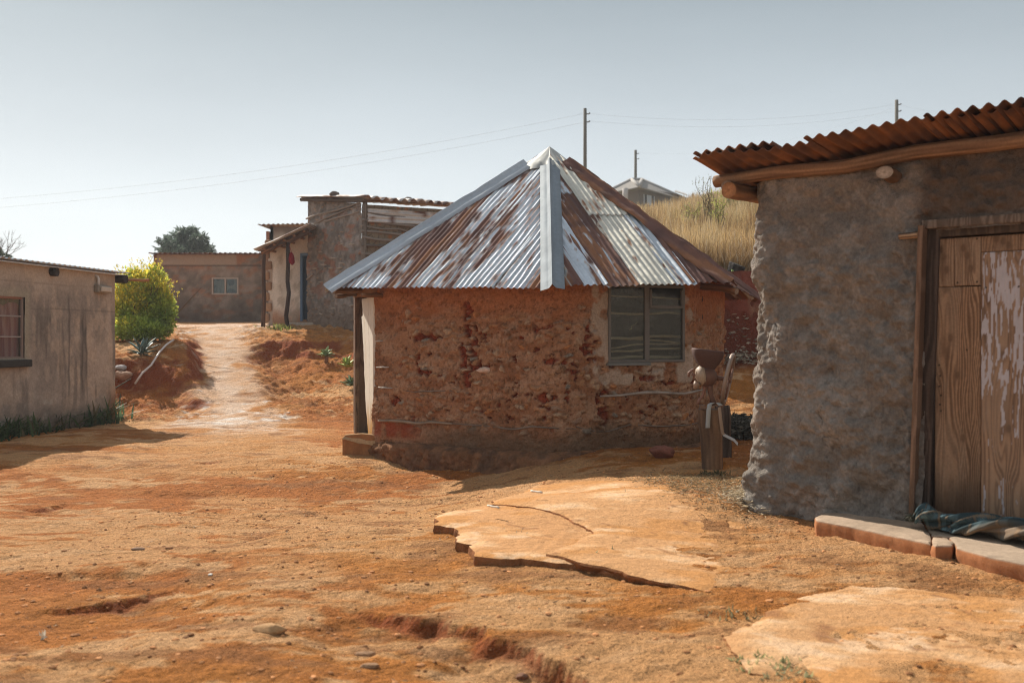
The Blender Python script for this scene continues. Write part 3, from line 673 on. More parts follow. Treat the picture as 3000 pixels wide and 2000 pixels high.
dv_ = np.array([-.353, .936, 0]); dn_ = np.array([-.936, -.353, 0])
board(np.array([dB[0], dB[1], .11]) - DT * .10 - DN * .0, dv_, Zv, dn_, .74, DH - .08, .03, white, 'door', M_paint, hut, step=.012,
      slant=lambda v, k: -k * (.42 * (1 - v / 1.8) + .08 * (v > 1.5) + (fbm(v * 6, v * 0, 3, 315) - .5) * .12))
mb = MB(); mb.box(D0 + DT * .05 - DN * .9 + Zv * -.1, DT * .9, Zv * 2, DN * .02, [(.03, .02, .016)] * 8); mb.build('dark_backing', M_mud, hut)  # near-black sheet, the shade of the doorway put into its colour
dp = [(1003, 1284), (1012, 1273), (1060, 1269), (1112, 1275), (1135, 1298), (1112, 1307), (1050, 1297)]
P = [at(a, b, 12.2) for a, b in dp]
def stonestep(name, pts, h, colr, seed, parent=None, label=None, cat=None, group=None, st=.02, noise=.009, mat=None):
    """low cast step: outline (x, y, ztop), rounded and rough"""
    Q = []
    for i in range(len(pts)):
        a, b = np.array(pts[i]), np.array(pts[(i + 1) % len(pts)]); k = max(2, int(np.linalg.norm(b - a) / st))
        for j in range(k): Q.append(lerp(a, b, j / k))
    Q = np.array(Q); n = len(Q); cen = Q.mean(0)
    area = sum(Q[i, 0] * Q[(i + 1) % n, 1] - Q[(i + 1) % n, 0] * Q[i, 1] for i in range(n))
    if area < 0: Q = Q[::-1]
    T = np.roll(Q, -1, 0) - np.roll(Q, 1, 0); N = np.stack([T[:, 1], -T[:, 0]], 1); N /= np.linalg.norm(N, axis=1)[:, None]
    prof = [(.0, -h), (.0, -h * .75), (.006, -h * .4), (.004, -.014), (.0, -.004), (-.008, .0), (-.03, .002)]
    rows = []; cols = []
    for k, (o, dz) in enumerate(prof):
        V = Q.copy(); nz = fbm(Q[:, 0] * 16 + dz * 9, Q[:, 1] * 16 + dz * 16, 4, seed) - .5; n3 = fbm(Q[:, 0] * 3, Q[:, 1] * 3, 3, seed + 2) - .5
        V[:, :2] += N * (o + nz * noise * 2 * (k < 6) + n3 * noise * .4)[:, None]; V[:, 2] += dz + nz * .008
        rows.append(V); cols.append(mixc(bc((n,), colr[0]), colr[1], np.full(n, 1. if dz > -.006 else .0)) * (.75 + .5 * (nz + .5))[:, None])
    x0, y0 = Q[:, :2].min(0); x1, y1 = Q[:, :2].max(0); 
    xs, ys = np.meshgrid(np.arange(x0, x1, st * 1.5), np.arange(y0, y1, st * 1.5)); ins = np.zeros(xs.shape, bool); q = rows[-1]
    for i in range(n):
        ax, ay = q[i, :2]; bx, by = q[(i + 1) % n, :2]; ins ^= ((ay > ys) != (by > ys)) & (xs < (bx - ax) * (ys - ay) / (by - ay + 1e-12) + ax)
    Xi, Yi = xs[ins], ys[ins]; dd = np.min(np.hypot(Xi[:, None] - q[None, :, 0], Yi[:, None] - q[None, :, 1]), 1); kk = dd > st
    from mathutils.geometry import delaunay_2d_cdt
    pts2 = np.concatenate([q[:, :2], np.stack([Xi[kk], Yi[kk]], 1)])
    vs, _, fs, ov, _, _ = delaunay_2d_cdt([Vector(p) for p in pts2], [], [list(range(n))], 1, 1e-7)
    A = np.column_stack([np.array([(p[0], p[1], 1) for p in pts]), ]); co, *_ = np.linalg.lstsq(A, np.array([p[2] for p in pts]), rcond=None)
    T2 = np.array([(v[0], v[1]) for v in vs]); zt = T2 @ co[:2] + co[2] + .003 + (fbm(T2[:, 0] * 7, T2[:, 1] * 7, 4, seed + 5) - .5) * .012
    back = {}
    for i, o in enumerate(ov):
        for w in o:
            if w < n: back[i] = w
    F_ = [tuple(f) for f in gridf(len(prof), n, True)]; V_ = [r for r in np.concatenate(rows)]; C_ = [r for r in np.concatenate(cols)]; mp = {}
    for i in range(len(vs)):
        if i in back: mp[i] = (len(prof) - 1) * n + back[i]
        else:
            mp[i] = len(V_); V_.append(np.array([T2[i, 0], T2[i, 1], zt[i]]))
            g = fbm(T2[i:i + 1, 0] * 5, T2[i:i + 1, 1] * 8, 4, seed + 7)[0]; C_.append(np.array(colr[1]) * (.75 + .5 * g))
    F_ += [tuple(mp[i] for i in f) for f in fs]
    o = link(name, np.array(V_), F_, mat or M_conc, parent, (cen[0], cen[1], cen[2] - h), True, np.array(C_))
    o.data.set_sharp_from_angle(angle=.6)
    if label: tag(o, label, cat, group)
    return o
stonestep('doorstep', [tuple(p) for p in P], .34, ((.34, .15, .06), (.46, .29, .15)), 320, parent=hut)

# ------------------------------------------------------------------ the hut's roof
APEX = np.array([HC[0] + .0, HC[1], 3.80])
RV = [(-70, 2.84, 1.965), (-1.5, 2.75, 1.865), (42.5, 2.76, 1.955), (95, 2.75, 1.88), (140, 2.75, 1.9), (-165, 2.75, 1.9), (-115, 2.75, 1.9)]
RV = [np.array([*pol(a, r), z]) for a, r, z in RV]
def facet(A, B, sheets, du=9, dv=.035, seed=0, ext=.05):
    """corrugated facet with eave A->B under the apex; sheets: (width, rustiness, silver, z-lift)"""
    E = B - A; L = np.linalg.norm(E); U = E / L
    M = APEX - A; tu = np.dot(M, U); Vv = M - U * tu; H = np.linalg.norm(Vv); Vd = Vv / H; N = np.cross(U, Vd)
    if N[2] < 0: N = -N
    Vs, Fs, Cs = [], [], []; off = 0
    tot = sum(s[0] for s in sheets); u0 = 0.
    for k, (w, ru, silver, two) in enumerate(sheets):
        w = w / tot * L; pitch = .0765; a = max(0, u0 - .03); b = min(L, u0 + w + .03)
        nu = int((b - a) / pitch * du) + 2; us = np.linspace(a, b, nu)
        vtop = np.where(us < tu, us / tu, (L - us) / (L - tu)) * H; vtop = np.clip(vtop, .0, H - .02)
        drop = ext * (.4 + .9 * random.random()); nvv = int(H / dv) + 2
        layers = [(0, 1.)] if not two else [(0, two + .03), (two, 1.)]
        for li, (f0, f1) in enumerate(layers):
            lo = -drop if li == 0 else f0 * H + .02 * math.sin(k * 3); hi = np.minimum(vtop, f1 * H) if li < len(layers) - 1 else vtop
            t = np.linspace(0, 1, nvv)[None, :]; l2 = np.minimum(lo, hi)[:, None] if np.ndim(lo) == 0 else lo
            v = l2 + (hi[:, None] - l2) * t; u = us[:, None] + 0 * v
            ph = (u + k * .02) / pitch * 6.283
            d = .0105 * np.sin(ph) + .004 + .006 * (k % 2) + .008 * li + (fbm(u * 2.1, v * 1.4, 3, seed + k) - .5) * .035 + .006 * (fbm(u * 13, v * 16, 2, seed + 40) - .5)
            P = A + U * u[..., None] + Vd * v[..., None] + N * d[..., None]
            rr = ru[li] if isinstance(ru, tuple) else ru
            rr = np.clip(rr + .05 * np.sin(ph + .8), 0, 1.2)
            c = rustmix(u, v, silver, rr, seed + k * 7 + li * 3); lap = np.maximum(1 - S(.004, .02, np.abs(u - a)), (1 - S(.01, .04, v - f0 * H)) * (li > 0)) * .6; c[..., :3] = mixc(c[..., :3], (.10, .055, .04), lap); c[..., 3] *= 1 - lap
            Vs.append(P.reshape(-1, 3)); Cs.append(c.reshape(-1, 4)); Fs.append(gridf(nu, nvv) + off); off += nu * nvv
        u0 += w
    return np.concatenate(Vs), np.concatenate(Fs), np.concatenate(Cs)
SIL, CRM, GRY = (.56, .60, .64), (.60, .575, .50), (.36, .37, .36)
parts = [facet(RV[0], RV[1], [(.66, .37, SIL, 0), (.42, .66, SIL, 0), (.44, .50, SIL, 0), (.60, .44, SIL, 0), (.42, (.44, .68), SIL, .55), (.24, .85, GRY, .5)], seed=401),
         facet(RV[1], RV[2], [(.40, .54, GRY, 0), (.26, .36, SIL, 0), (.46, (.56, .54), SIL, .62), (.52, .37, CRM, .45), (.22, .35, SIL, 0), (.45, 1.1, GRY, 0)], seed=451)]
for i in range(2, 7): parts.append(facet(RV[i], RV[(i + 1) % 7], [(1, .6, SIL, 0), (1, .8, SIL, 0)], du=6, dv=.3, seed=500 + i))
offs = np.cumsum([0] + [len(p[0]) for p in parts])
roof = link('roof', np.concatenate([p[0] for p in parts]), np.concatenate([p[1] + offs[i] for i, p in enumerate(parts)]), M_metal, hut, None, True, np.concatenate([p[2] for p in parts]))
def hipcap(i, half, c0, name='hip_cap', rusty=.0, lift=.035, t0=-.03, t1=.885, seed=0):
    B = RV[i]; A = APEX; D = A - B; L = np.linalg.norm(D); d = D / L
    def side(j):
        o = RV[j] - B; o = o - d * np.dot(o, d); return o / np.linalg.norm(o)
    a, b = side((i - 1) % 7), side((i + 1) % 7); up = np.cross(d, a); up = up if up[2] > 0 else -up; nb = np.cross(d, b); nb = nb if nb[2] > 0 else -nb
    nm = up + nb; nm /= np.linalg.norm(nm)
    sec = [(a * half + up * lift * .5), (a * half * .97 + up * lift), (a * half * .35 + up * lift), (a * .035 + up * lift)]
    for q in np.linspace(0, 1, 7): 
        th = q * math.pi; sec.append(lerp(a, b, q) * .03 * abs(math.cos(th)) + nm * (lift + .008 + .034 * math.sin(th)))
    sec += [(b * .035 + nb * lift), (b * half * .35 + nb * lift), (b * half * .97 + nb * lift), (b * half + nb * lift * .5)]
    sec = np.array(sec); m = 80; tt = np.linspace(t0, t1, m)
    w = (fbm(tt * 9, tt * 0, 3, seed + 1) - .5) * .02
    V = B + d * L * tt[:, None, None] + sec[None] + nm * w[:, None, None]
    uu = np.linspace(0, half * 2, len(sec))[None, :] + 0 * tt[:, None]; vv = tt[:, None] * L + 0 * uu
    V = V + nm * ((fbm(uu * 9, vv * 5, 3, seed + 4) - .5) * (.012 if rusty < .5 else .05))[..., None]
    cc = rustmix(uu, vv, c0, rusty, 600 + seed); cc[..., 3] *= .5
    return link(name, V, gridf(m, len(sec)), M_metal, roof, None, True, cc)
NEW = (.22, .25, .275)
hipcap(0, .19, (.42, .46, .50), rusty=.12, seed=1); hipcap(1, .125, NEW, rusty=.10, seed=2); tag(hipcap(2, .125, GRY, rusty=1.2, seed=3, lift=.045), 'dark rusted ridge strip')
hipcap(3, .15, GRY, rusty=.9, seed=4)
for i in (4, 5, 6): hipcap(i, .15, NEW, rusty=.2, seed=i + 3)
# crumpled cap over the point
m, k = 140, 16; th = np.linspace(0, 2 * math.pi, m, endpoint=False)[:, None] + np.zeros(k); rr = np.linspace(0.0, 1, k)[None, :] + 0 * th
ang = np.array([math.atan2(v[0] - HC[0], -(v[1] - HC[1])) for v in RV])
dd = np.min(np.abs((th[..., None] - ang + math.pi) % (2 * math.pi) - math.pi), -1)
rad = (.42 + .06 * (1 - S(0, .35, dd)) + .05 * (fbm(th * 2, rr * 0, 3, 611) - .5)) * rr
zz = APEX[2] + .045 - rad * .74 + (.05 * (1 - S(0, .16, dd)) * S(.35, 1, rr)) + (fbm(np.cos(th) * 1.6 + rr, np.sin(th) * 1.6, 3, 613) - .5) * .09 * S(.1, .9, rr) - .05 * S(.85, 1, rr)
V = np.stack([APEX[0] + np.sin(th) * rad, APEX[1] - np.cos(th) * rad, zz], -1)
link('apex_cap', V, gridf(m, k, False).tolist() + [[(m - 1) * k + j, j, j + 1, (m - 1) * k + j + 1] for j in range(k - 1)], M_metal, roof, None, True, rustmix(th * .3, rr * .4, (.40, .40, .38), .2, 615))
# timber ends under the left and right eave corners
for (px, py, Y0, dx, dy, r) in ((1008, 852, 12.4, -.35, -.10, .05), (1000, 868, 12.6, -.2, -.05, .03)):
    p = at(px, py, Y0); log(p + Vector((-dx, .4, .06)), p + Vector((dx * .3, dy, 0)), r, r * .9, 'rafter_end', M_wood, hut, seed=int(px), k=14, n=12)
p = at(2148, 850, 11.6); log(p + Vector((-.5, .5, .12)), p + Vector((.02, -.1, -.02)), .045, .04, 'rafter_end', M_wood, hut, seed=77, k=14, n=12, cb=(.3, .12, .05))
# ================================================================== grey mud hut on the right
RU = np.array([.766, -.642]); RB = np.array([1.82, 7.32]) - RU * .10; RW = np.array([.642, .766])
U3 = np.array([*RU, 0]); W3 = np.array([*RW, 0]); N3 = -W3
mud = thing('mud_hut', 'dark grey mud hut with plank door and low rusty sheet roof', 'hut', (RB[0], RB[1], .08))
MC = [RB + RU * 4.4, RB, RB + RW * 3.6, RB + RW * 3.6 + RU * 4.4]
MP = roundpoly(MC, .2, .0085)
dist = np.array([np.dot(p - RB, RU) for p in MP[0]]); dep = np.array([np.dot(p - RB, RW) for p in MP[0]])
finem = (dist < 2.15) & (dep < .45)
keepm = np.array([i for i in range(len(MP[0])) if finem[i] or i % 14 == 0])
S00 = MP[2][np.argmin(np.hypot(*(MP[0] - RB).T))]                    # outline runs backwards along the front
Sdir = 1 if MP[2][np.argmin(np.hypot(*(MP[0] - (RB + RU)).T))] > S00 else -1
def rp(px, py):
    p = onwall(RB, RB + RU, px, py); return np.dot(np.array(p[:2]) - RB, RU), p[2]
tj0, _ = rp(2672, 1500); tjt, _ = rp(2700, 700); dz0, dz1 = .11, rp(2740, 660)[1]
def mudsurf(s, z):
    x = (s - S00) * Sdir                      # metres to the right of the corner
    d = (fbm(x * 1.2, z * 1.2, 4, 700) - .5) * .13 + (fbm(x * 4.5, z * 4.5, 4, 703) - .5) * .15 * (1 - .5 * (1 - S(.05, .4, x))) * (1.15 - S(1.6, 2.3, z) * .7) + (fbm(x * 17, z * 17, 4, 706) - .5) * .05 + (fbm(x * 9, z * 7, 4, 707) - .5) * .05
    ed = 1 - S(.05, .5, x)
    d += ed * ((fbm(x * 2.4, z * 2.6, 4, 709) - .5) * .12 + .012 * np.sin(z * 4.2 + 1)) + (fbm(x * 9, z * 9, 3, 710) - .5) * .02
    lum = vor(x * 7 + fbm(x * 4, z * 4, 2, 711), z * 8, 13); d += (1 - S(.05, .5, lum[0])) * .024 * (1 - S(.25, .8, z + (fbm(x * 2, z, 3, 712) - .5) * .5))
    d += .05 * (1 - S(0, .3, z)) * S(.2, .8, fbm(x * 3, z * 2, 3, 714))
    c = mixc(bc(s.shape, (.30, .26, .222)), (.225, .196, .168), S(.35, .65, fbm(x * 2, z * 2.4, 4, 715)))
    c = mixc(c, (.34, .305, .27), S(.5, .7, fbm(x * 13, z * 13, 4, 718)) * .6); c = c * (.78 + .44 * fbm(x * 50, z * 50, 3, 719))[..., None]
    c = mixc(c, (.32, .19, .115), S(.62, .74, fbm(x * 3.5, z * 4.5, 4, 721)) * .12)
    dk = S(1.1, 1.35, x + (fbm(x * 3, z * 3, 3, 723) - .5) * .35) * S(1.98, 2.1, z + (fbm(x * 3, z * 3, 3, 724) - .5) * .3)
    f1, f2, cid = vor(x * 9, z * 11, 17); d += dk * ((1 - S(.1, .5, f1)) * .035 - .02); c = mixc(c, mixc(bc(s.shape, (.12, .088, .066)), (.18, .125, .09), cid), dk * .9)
    dr = S(-.02, .03, x - (tj0 + (tjt - tj0) * (z - .1) / 2 - .05)); c = mixc(c, (.13, .10, .08), dr * .3)
    crk = np.abs(fbm(x * 4.5, z * 4.5, 4, 727) - .5); k = (1 - S(.003, .012, crk)) * S(.48, .6, fbm(x * 1.6, z * 1.6, 3, 730)); k = k * .6; d -= k * .012; c = mixc(c, (.08, .065, .055), k * .7)
    st = S(.8, .86, vn(x * 34, z * 34, 733)) * S(.6, .7, fbm(x * 3, z * 3, 2, 734)); d += st * .006
    return d, c
sj = lambda t: S00 + Sdir * t
lo_, hi_ = sorted((sj(tj0 + .03), sj(tj0 + 1.12)))
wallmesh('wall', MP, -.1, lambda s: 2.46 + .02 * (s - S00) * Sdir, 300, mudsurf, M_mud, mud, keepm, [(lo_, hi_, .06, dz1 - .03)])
def rpt(t, z, out=0.): q = RB + RU * t - RW * out; return np.array([q[0], q[1], z])
# door frame and planks
lean = (tjt - tj0)
def fcol(a, b, seed): return wcol(a, b, seed, 50)
Vj = np.array([*(RU * lean), dz1 - dz0]); Lj = np.linalg.norm(Vj); Vj /= Lj
board(rpt(tj0, dz0 - .03, .075), U3, Vj, N3, .032, Lj + .03, .24, fcol((.16, .095, .06), (.24, .15, .10), 741), 'door_jamb', M_wood, mud, step=.007)
board(rpt(tj0 + .03, dz0, -.02), U3, Vj, N3, .075, Lj, .12, fcol((.05, .034, .026), (.095, .065, .05), 743), 'door_jamb', M_wood, mud, step=.008)
board(rpt(tj0 + .105, dz0, -.08), U3, Vj, N3, .06, Lj, .06, fcol((.03, .02, .017), (.06, .04, .03), 744), 'door_jamb', M_wood, mud, step=.01)
ll, lz = rp(2706, 652)
board(rpt(ll, dz1 - .02, .035), U3, Zv, N3, 1.5, .055, .2, fcol((.20, .15, .115), (.11, .08, .06), 745), 'lintel', M_wood, mud, step=.008)
board(rpt(ll + .02, dz1 - .075, -.02), U3, Zv, N3, 1.3, .055, .12, fcol((.06, .042, .03), (.10, .07, .05), 746), 'lintel', M_wood, mud, step=.01)
door = None
def plankcol(a, b, seed, paint=None, foot=.0, nails=()):
    def f(u, v):
        g = grain(u, v, seed, 80, 1.3); c = mixc(bc(u.shape, a), b, S(.28, .72, g)); c = c * (.7 + .6 * fbm(u * 5, v * 2.2, 4, seed + 4))[..., None]
        c = mixc(c, (.30, .20, .13), S(.55, .7, fbm(u * 9, v * 1.4, 4, seed + 6)) * .5)
        dd = -.0035 * (1 - S(.28, .5, g))
        for kx, kv in ((.5, .62), (.62, .35), (.35, .78)):          # knots
            q = np.hypot((u - kx * u.max()) * 1.0, (v - kv * v.max()) * .6); c = mixc(c, (.09, .05, .03), (1 - S(.010, .02, q)) * .8); c = mixc(c, (.2, .12, .07), (1 - S(.02, .04, q)) * .4)
        if paint:
            p0, p1 = paint; n = fbm(u * 24, v * 3.4, 5, seed + 9) * .34 + fbm(u * 75, v * 12, 3, seed + 12) * .36 + g * .3; n = (n - .5) * 1.25 + .5
            amt = np.interp(v / v.max(), [0, .12, .2, .45, .52, .8, 1], p1)
            m = S(-.02, .03, amt - 1 + n + .02); c = mixc(c, p0, m * .95); dd = dd + m * .0015
        c = mixc(c, (.075, .04, .022), (1 - S(.0, .35, v + (fbm(u * 7, v * 2, 3, seed + 15) - .5) * .3)) * foot)
        for nx, nv in nails: c = mixc(c, (.02, .015, .012), 1 - S(.005, .008, np.hypot(u - nx, v - nv)))
        return c, dd
    return f
e0, e1 = (.33, .20, .118), (.135, .075, .042)
pw = .285; d0 = tj0 + .128; ztop = dz1 - .085; zb_ = dz0 + .015
za = 1.28 + .165 / .447 * .40; 
tl, zsp = rp(2790, 838); zsp2 = rp(2870, 738)[1]
door = board(rpt(d0, zb_, -.06), U3, Zv, N3, pw, zsp - zb_ - .003, .035, plankcol(e0, e1, 751, None, .9, [(.03, 1.0), (.035, .93), (.03, .86), (.04, .8), (.035, .74), (.2, 1.1), (.04, .7)]), 'door', M_wood, mud, step=.006)
tag(door, 'weathered brown plank door')
board(rpt(d0, zsp, -.06), U3, Zv, N3, pw * .42, ztop - zsp, .035, plankcol((.35, .225, .14), e1, 753), 'plank', M_wood, door, step=.006)
board(rpt(d0 + pw * .42 + .003, zsp + .004, -.058), U3, Zv, N3, pw * .58 - .003, ztop - zsp - .004, .035, plankcol((.33, .215, .135), (.15, .09, .055), 755, None, 0, [(.02, .02), (.14, .02), (.14, .3)]), 'plank', M_wood, door, step=.006)
pp = board(rpt(d0 + pw + .004, zb_, -.052), U3, Zv, N3, .262, zsp2 - zb_, .035, plankcol((.33, .20, .118), (.16, .09, .052), 757, ((.46, .42, .43), [.26, .40, .30, .32, .43, .50, .47]), .15, [(.03, 1.5), (.22, 1.5)]), 'plank', M_paint, door, step=.006); tag(pp, 'door plank with flaking whitewash')
board(rpt(d0 + pw + .004, zsp2 + .003, -.056), U3, Zv, N3, .262, ztop - zsp2 - .003, .035, plankcol((.32, .20, .12), (.15, .085, .05), 759), 'plank', M_wood, door, step=.006)
board(rpt(d0 + pw + .272, zb_, -.055), U3, Zv, N3, .40, 1.02, .035, plankcol((.29, .175, .105), (.16, .095, .058), 761, ((.55, .5, .5), [.2, .25, .3, .2, .2, .3, .3]), .3), 'plank', M_wood, door, step=.007)
board(rpt(d0 + pw + .272, zb_ + 1.024, -.053), U3, Zv, N3, .40, ztop - zb_ - 1.024, .035, plankcol((.31, .195, .12), (.16, .095, .06), 763), 'plank', M_wood, door, step=.007)
mb = MB(); mb.box(rpt(tj0 - .05, 0, -.35), U3 * 1.4, Zv * 2.3, W3 * .02, [(.02, .015, .012)] * 8); mb.build('dark_backing', M_mud, mud)  # near-black sheet added behind the planks for the unlit inside
# timber: wall plate, purlin ends, a peg
p0, p1 = rpt(-.245, 2.485, .03), rpt(2.2, 2.535, .03)
log(p0, p1, .046, .052, 'wall_plate', M_wood, mud, seed=11, amp=.004, ca=(.34, .20, .11), cb=(.14, .075, .045), cend=(.4, .3, .22), n=22, k=70)
a, b = rp(2172, 556); log(rpt(a, b - .01, -.5), rpt(a - .02, b - .02, .16), .055, .06, 'beam_end', M_wood, mud, seed=13, ca=(.40, .20, .09), cb=(.16, .08, .045), cend=(.42, .2, .09), n=18, k=20)
a, b = rp(2165, 548); log(rpt(a, b, -.4), rpt(a - .05, b, .10), .04, .045, 'beam_end', M_wood, mud, seed=14, ca=(.30, .17, .09), cb=(.12, .07, .045), n=16, k=14)
a, b = rp(2612, 512); log(rpt(a, b, -.3), rpt(a, b, .13), .062, .058, 'beam_end', M_wood, mud, seed=17, cend=(.42, .34, .27), squash=.72, n=20, k=16)
a, b = rp(2700, 690); log(rpt(a - .13, b, .03), rpt(a + .0, b + .002, .06), .02, .022, 'peg', M_wood, mud, seed=19, cend=(.45, .32, .2), ca=(.42, .28, .17), n=12, k=12)
# roof sheets
tip = rpt(-.255, 2.605, .40); rU = U3 + np.array([0, 0, .026]); rU /= np.linalg.norm(rU); rV = W3 + np.array([0, 0, -.13]); rV /= np.linalg.norm(rV); rN = np.cross(rU, rV); rN = rN if rN[2] > 0 else -rN
def rr(seed, ru=.95): 
    return lambda u, v: rustmix(u, v, (.33, .30, .27), ru, seed, brown=(.36, .16, .07))
rs = []
Vv_, Ff_, Cc_ = [], [], []; off = 0
for k, (u0, w, sh, lf) in enumerate(((0, .92, .0, .0), (.88, .8, -.03, .012), (1.62, .8, .05, .004), (2.36, .8, .0, .014), (3.1, .8, .03, .003), (3.85, .9, 0, .012))):
    pitch = .088; nu = int(w / pitch * 10); nv = 60
    u = u0 + np.linspace(0, w, nu)[:, None] + np.zeros(nv); v = sh + (np.linspace(0, 1, nv)[None, :] ** 1.6) * 4.4 + 0 * u
    d = .0125 * (.55 + .9 * fbm(u * 2.3, v * .4, 3, 815 + k)) * np.sin(u / pitch * 6.283 * (1 + .03 * (k % 3 - 1))) + lf + (fbm(u * 1.5, v * 1.5, 3, 800 + k) - .5) * .045 + .02 * (1 - S(0, .2, v)) * (fbm(u * 3, v * 0, 3, 820) - .5)
    if k == 0: v = v + .035 * (fbm(u * 5, v * 0, 3, 840) - .5) * (1 - S(0, .1, v)) + (1 - S(0, .12, u)) * .04
    P = tip + rU * u[..., None] + rV * v[..., None] + rN * d[..., None]
    Vv_.append(P.reshape(-1, 3)); Ff_.append(gridf(nu, nv) + off); off += nu * nv; Cc_.append(rustmix(u, v, (.30, .26, .23), 1.0, 850 + k, brown=(.18, .085, .045)).reshape(-1, 4))
mroof = link('roof', np.concatenate(Vv_), np.concatenate(Ff_), M_metal, mud, None, True, np.concatenate(Cc_))
m_ = mroof.modifiers.new('Solidify', 'SOLIDIFY'); m_.thickness = .0025
corr(tip + rU * .02 + rV * .01 + rN * .035, rU, rV + rN * .02, rN, .62, 1.2, .088, .016, rr(871, .7), 'roof_sheet', mroof, dv=.05, wavy=.05, seed=5)
corr(tip + rU * 1.66 - rV * .04 + rN * .022, rU + rN * .004, rV, rN, 1.6, 1.6, .088, .017, lambda u, v: rustmix(u, v, (.12, .1, .09), 1., 875, brown=(.055, .03, .022)), 'roof_sheet', mroof, dv=.05, wavy=.03, seed=8)

# step in front of the plank door, cracked into pieces
def st(pix): return [np.array([*flat_pt(a, b, .088), .088]) for a, b in pix]
SP = st([(2388, 1513), (2394, 1523), (2500, 1543), (2640, 1573), (2725, 1591), (2728, 1572), (2700, 1530), (2500, 1490), (2450, 1487)])
stonestep('step', SP, .13, ((.36, .15, .065), (.38, .28, .20)), 901, None, 'left piece of the cracked step under the grey hut wall', 'step', 'cracked doorstep pieces')
SP = st([(2730, 1592), (2742, 1597), (2786, 1597), (2794, 1588), (2776, 1574), (2734, 1573)])
stonestep('step', SP, .13, ((.36, .15, .065), (.38, .28, .20)), 905, None, 'small wedge broken loose between the two long step pieces', 'step', 'cracked doorstep pieces', st=.014)
SP = st([(2799, 1592), (2806, 1604), (2900, 1630), (3000, 1650), (3180, 1690), (3400, 1640), (3300, 1560), (2960, 1500), (2706, 1520), (2732, 1568), (2780, 1571)])
stonestep('step', SP, .13, ((.36, .15, .065), (.36, .27, .195)), 909, None, 'right piece of the cracked step in front of the plank door', 'step', 'cracked doorstep pieces')

# twisted plaid cloth along the door foot
c0 = [at(2680, 1512, 6.35), at(2720, 1508, 6.3), at(2800, 1500, 6.22), at(2900, 1522, 6.02), at(3010, 1540, 5.85), at(3150, 1560, 5.65)]
cp = np.array([[p[0], p[1], 0] for p in c0]); k = 120; t = np.linspace(0, 1, k); tt = np.linspace(0, 1, len(cp))
base_ = np.stack([np.interp(t, tt, cp[:, 0]), np.interp(t, tt, cp[:, 1]), .16 + .03 * np.sin(t * 12) * (1 - t)], 1)
n = 72; V = []; C = []
tan = np.gradient(base_, axis=0); tan /= np.linalg.norm(tan, axis=1)[:, None]; sd = np.stack([-tan[:, 1], tan[:, 0], 0 * t], 1)
for i in range(k):
    th = np.arange(n) / n * 6.283
    env = .5 + .5 * S(0, .12, t[i]) ; tw = th + t[i] * 7
    fold = 1 + .34 * np.sin(3 * tw + 2 * math.sin(t[i] * 9)) + .16 * np.sin(7 * tw + t[i] * 20)
    a = np.cos(th) * .10 * env * fold * (1 + .25 * math.sin(t[i] * 17)); b = np.sin(th) * .055 * env * fold
    V.append(base_[i] + sd[i] * a[:, None] + np.array([0, 0, 1.]) * b[:, None])
    uu = t[i] * 1.3; vv = ((th + t[i] * 7) / 6.283 * .7) % 1
    col = bc((n,), (.035, .055, .06))
    s1 = (np.abs((uu * 6) % 1 - .5) < .13); s2 = np.abs((vv * 5) % 1 - .5) < .13
    col = col * np.where(s2, 2.1, 1)[:, None]
    if s1: col = col * 1.9
    col = mixc(col, (.22, .15, .09), ((np.abs((vv * 5 + .25) % 1 - .5) < .05) | (abs((uu * 6 + .25) % 1 - .5) < .05)) * .7)
    col = mixc(col, (.27, .17, .10), S(.35, .5, np.abs(((vv * 1.0 + .1) % 1) - .5)) * .7); C.append(col)
V = np.array(V); V[..., 2] = np.maximum(V[..., 2], .104)
f = gridf(k, n, True).tolist() + [list(range(n))[::-1], [(k - 1) * n + i for i in range(n)]]
scarf = thing('plaid_cloth', 'twisted blue green and tan plaid cloth lying along the foot of the plank door', 'cloth', tuple(V.reshape(-1, 3).mean(0)))
link('cloth', V, f, M_cloth, scarf, None, True, np.array(C))
q = V[0].mean(0); fr_p = q + (R.random((70, 3)) - .5) * np.array([.03, .10, .04]); 
dirs = np.stack([-np.ones(70) - R.random(70) * .3, R.normal(-.4, .5, 70), R.normal(-.25, .15, 70)], 1)
fr_p[:, 2] = np.maximum(fr_p[:, 2], .1)
leaves(fr_p, 0, .06, bc((70,), (.10, .10, .075)), 'fringe', M_cloth, scarf, ratio=.09, dirs=dirs)

# ================================================================== post with the hand mill
p0 = gpt(2090, 1370); PY = p0[1]; px2m = PY / F
post = log(Vector((p0[0], PY, p0[2] - .12)), at(2078, 1198, PY), .098, .108, 'wooden_post', M_wood, None, tuple(p0), n=32, k=60, amp=.010, ca=(.24, .145, .085), cb=(.15, .09, .058), cend=(.2, .13, .09), seed=31, squash=.95, rough=.035)
tag(post, 'squat weathered timber post standing in the yard under the hand mill', 'post')
def M3(px, py, dy=0.): return np.array(at(px, py, PY)) + np.array([0, dy, 0])
mill = thing('hand_mill', 'rusty cast iron grain mill with hopper and hand wheel clamped on a post', 'mill', tuple(at(2075, 1195, PY)))
rustc = np.array((.17, .085, .06)); IR = lambda n, c=rustc, m=.5: np.concatenate([bc((n,), c), np.full((n, 1), m)], 1)
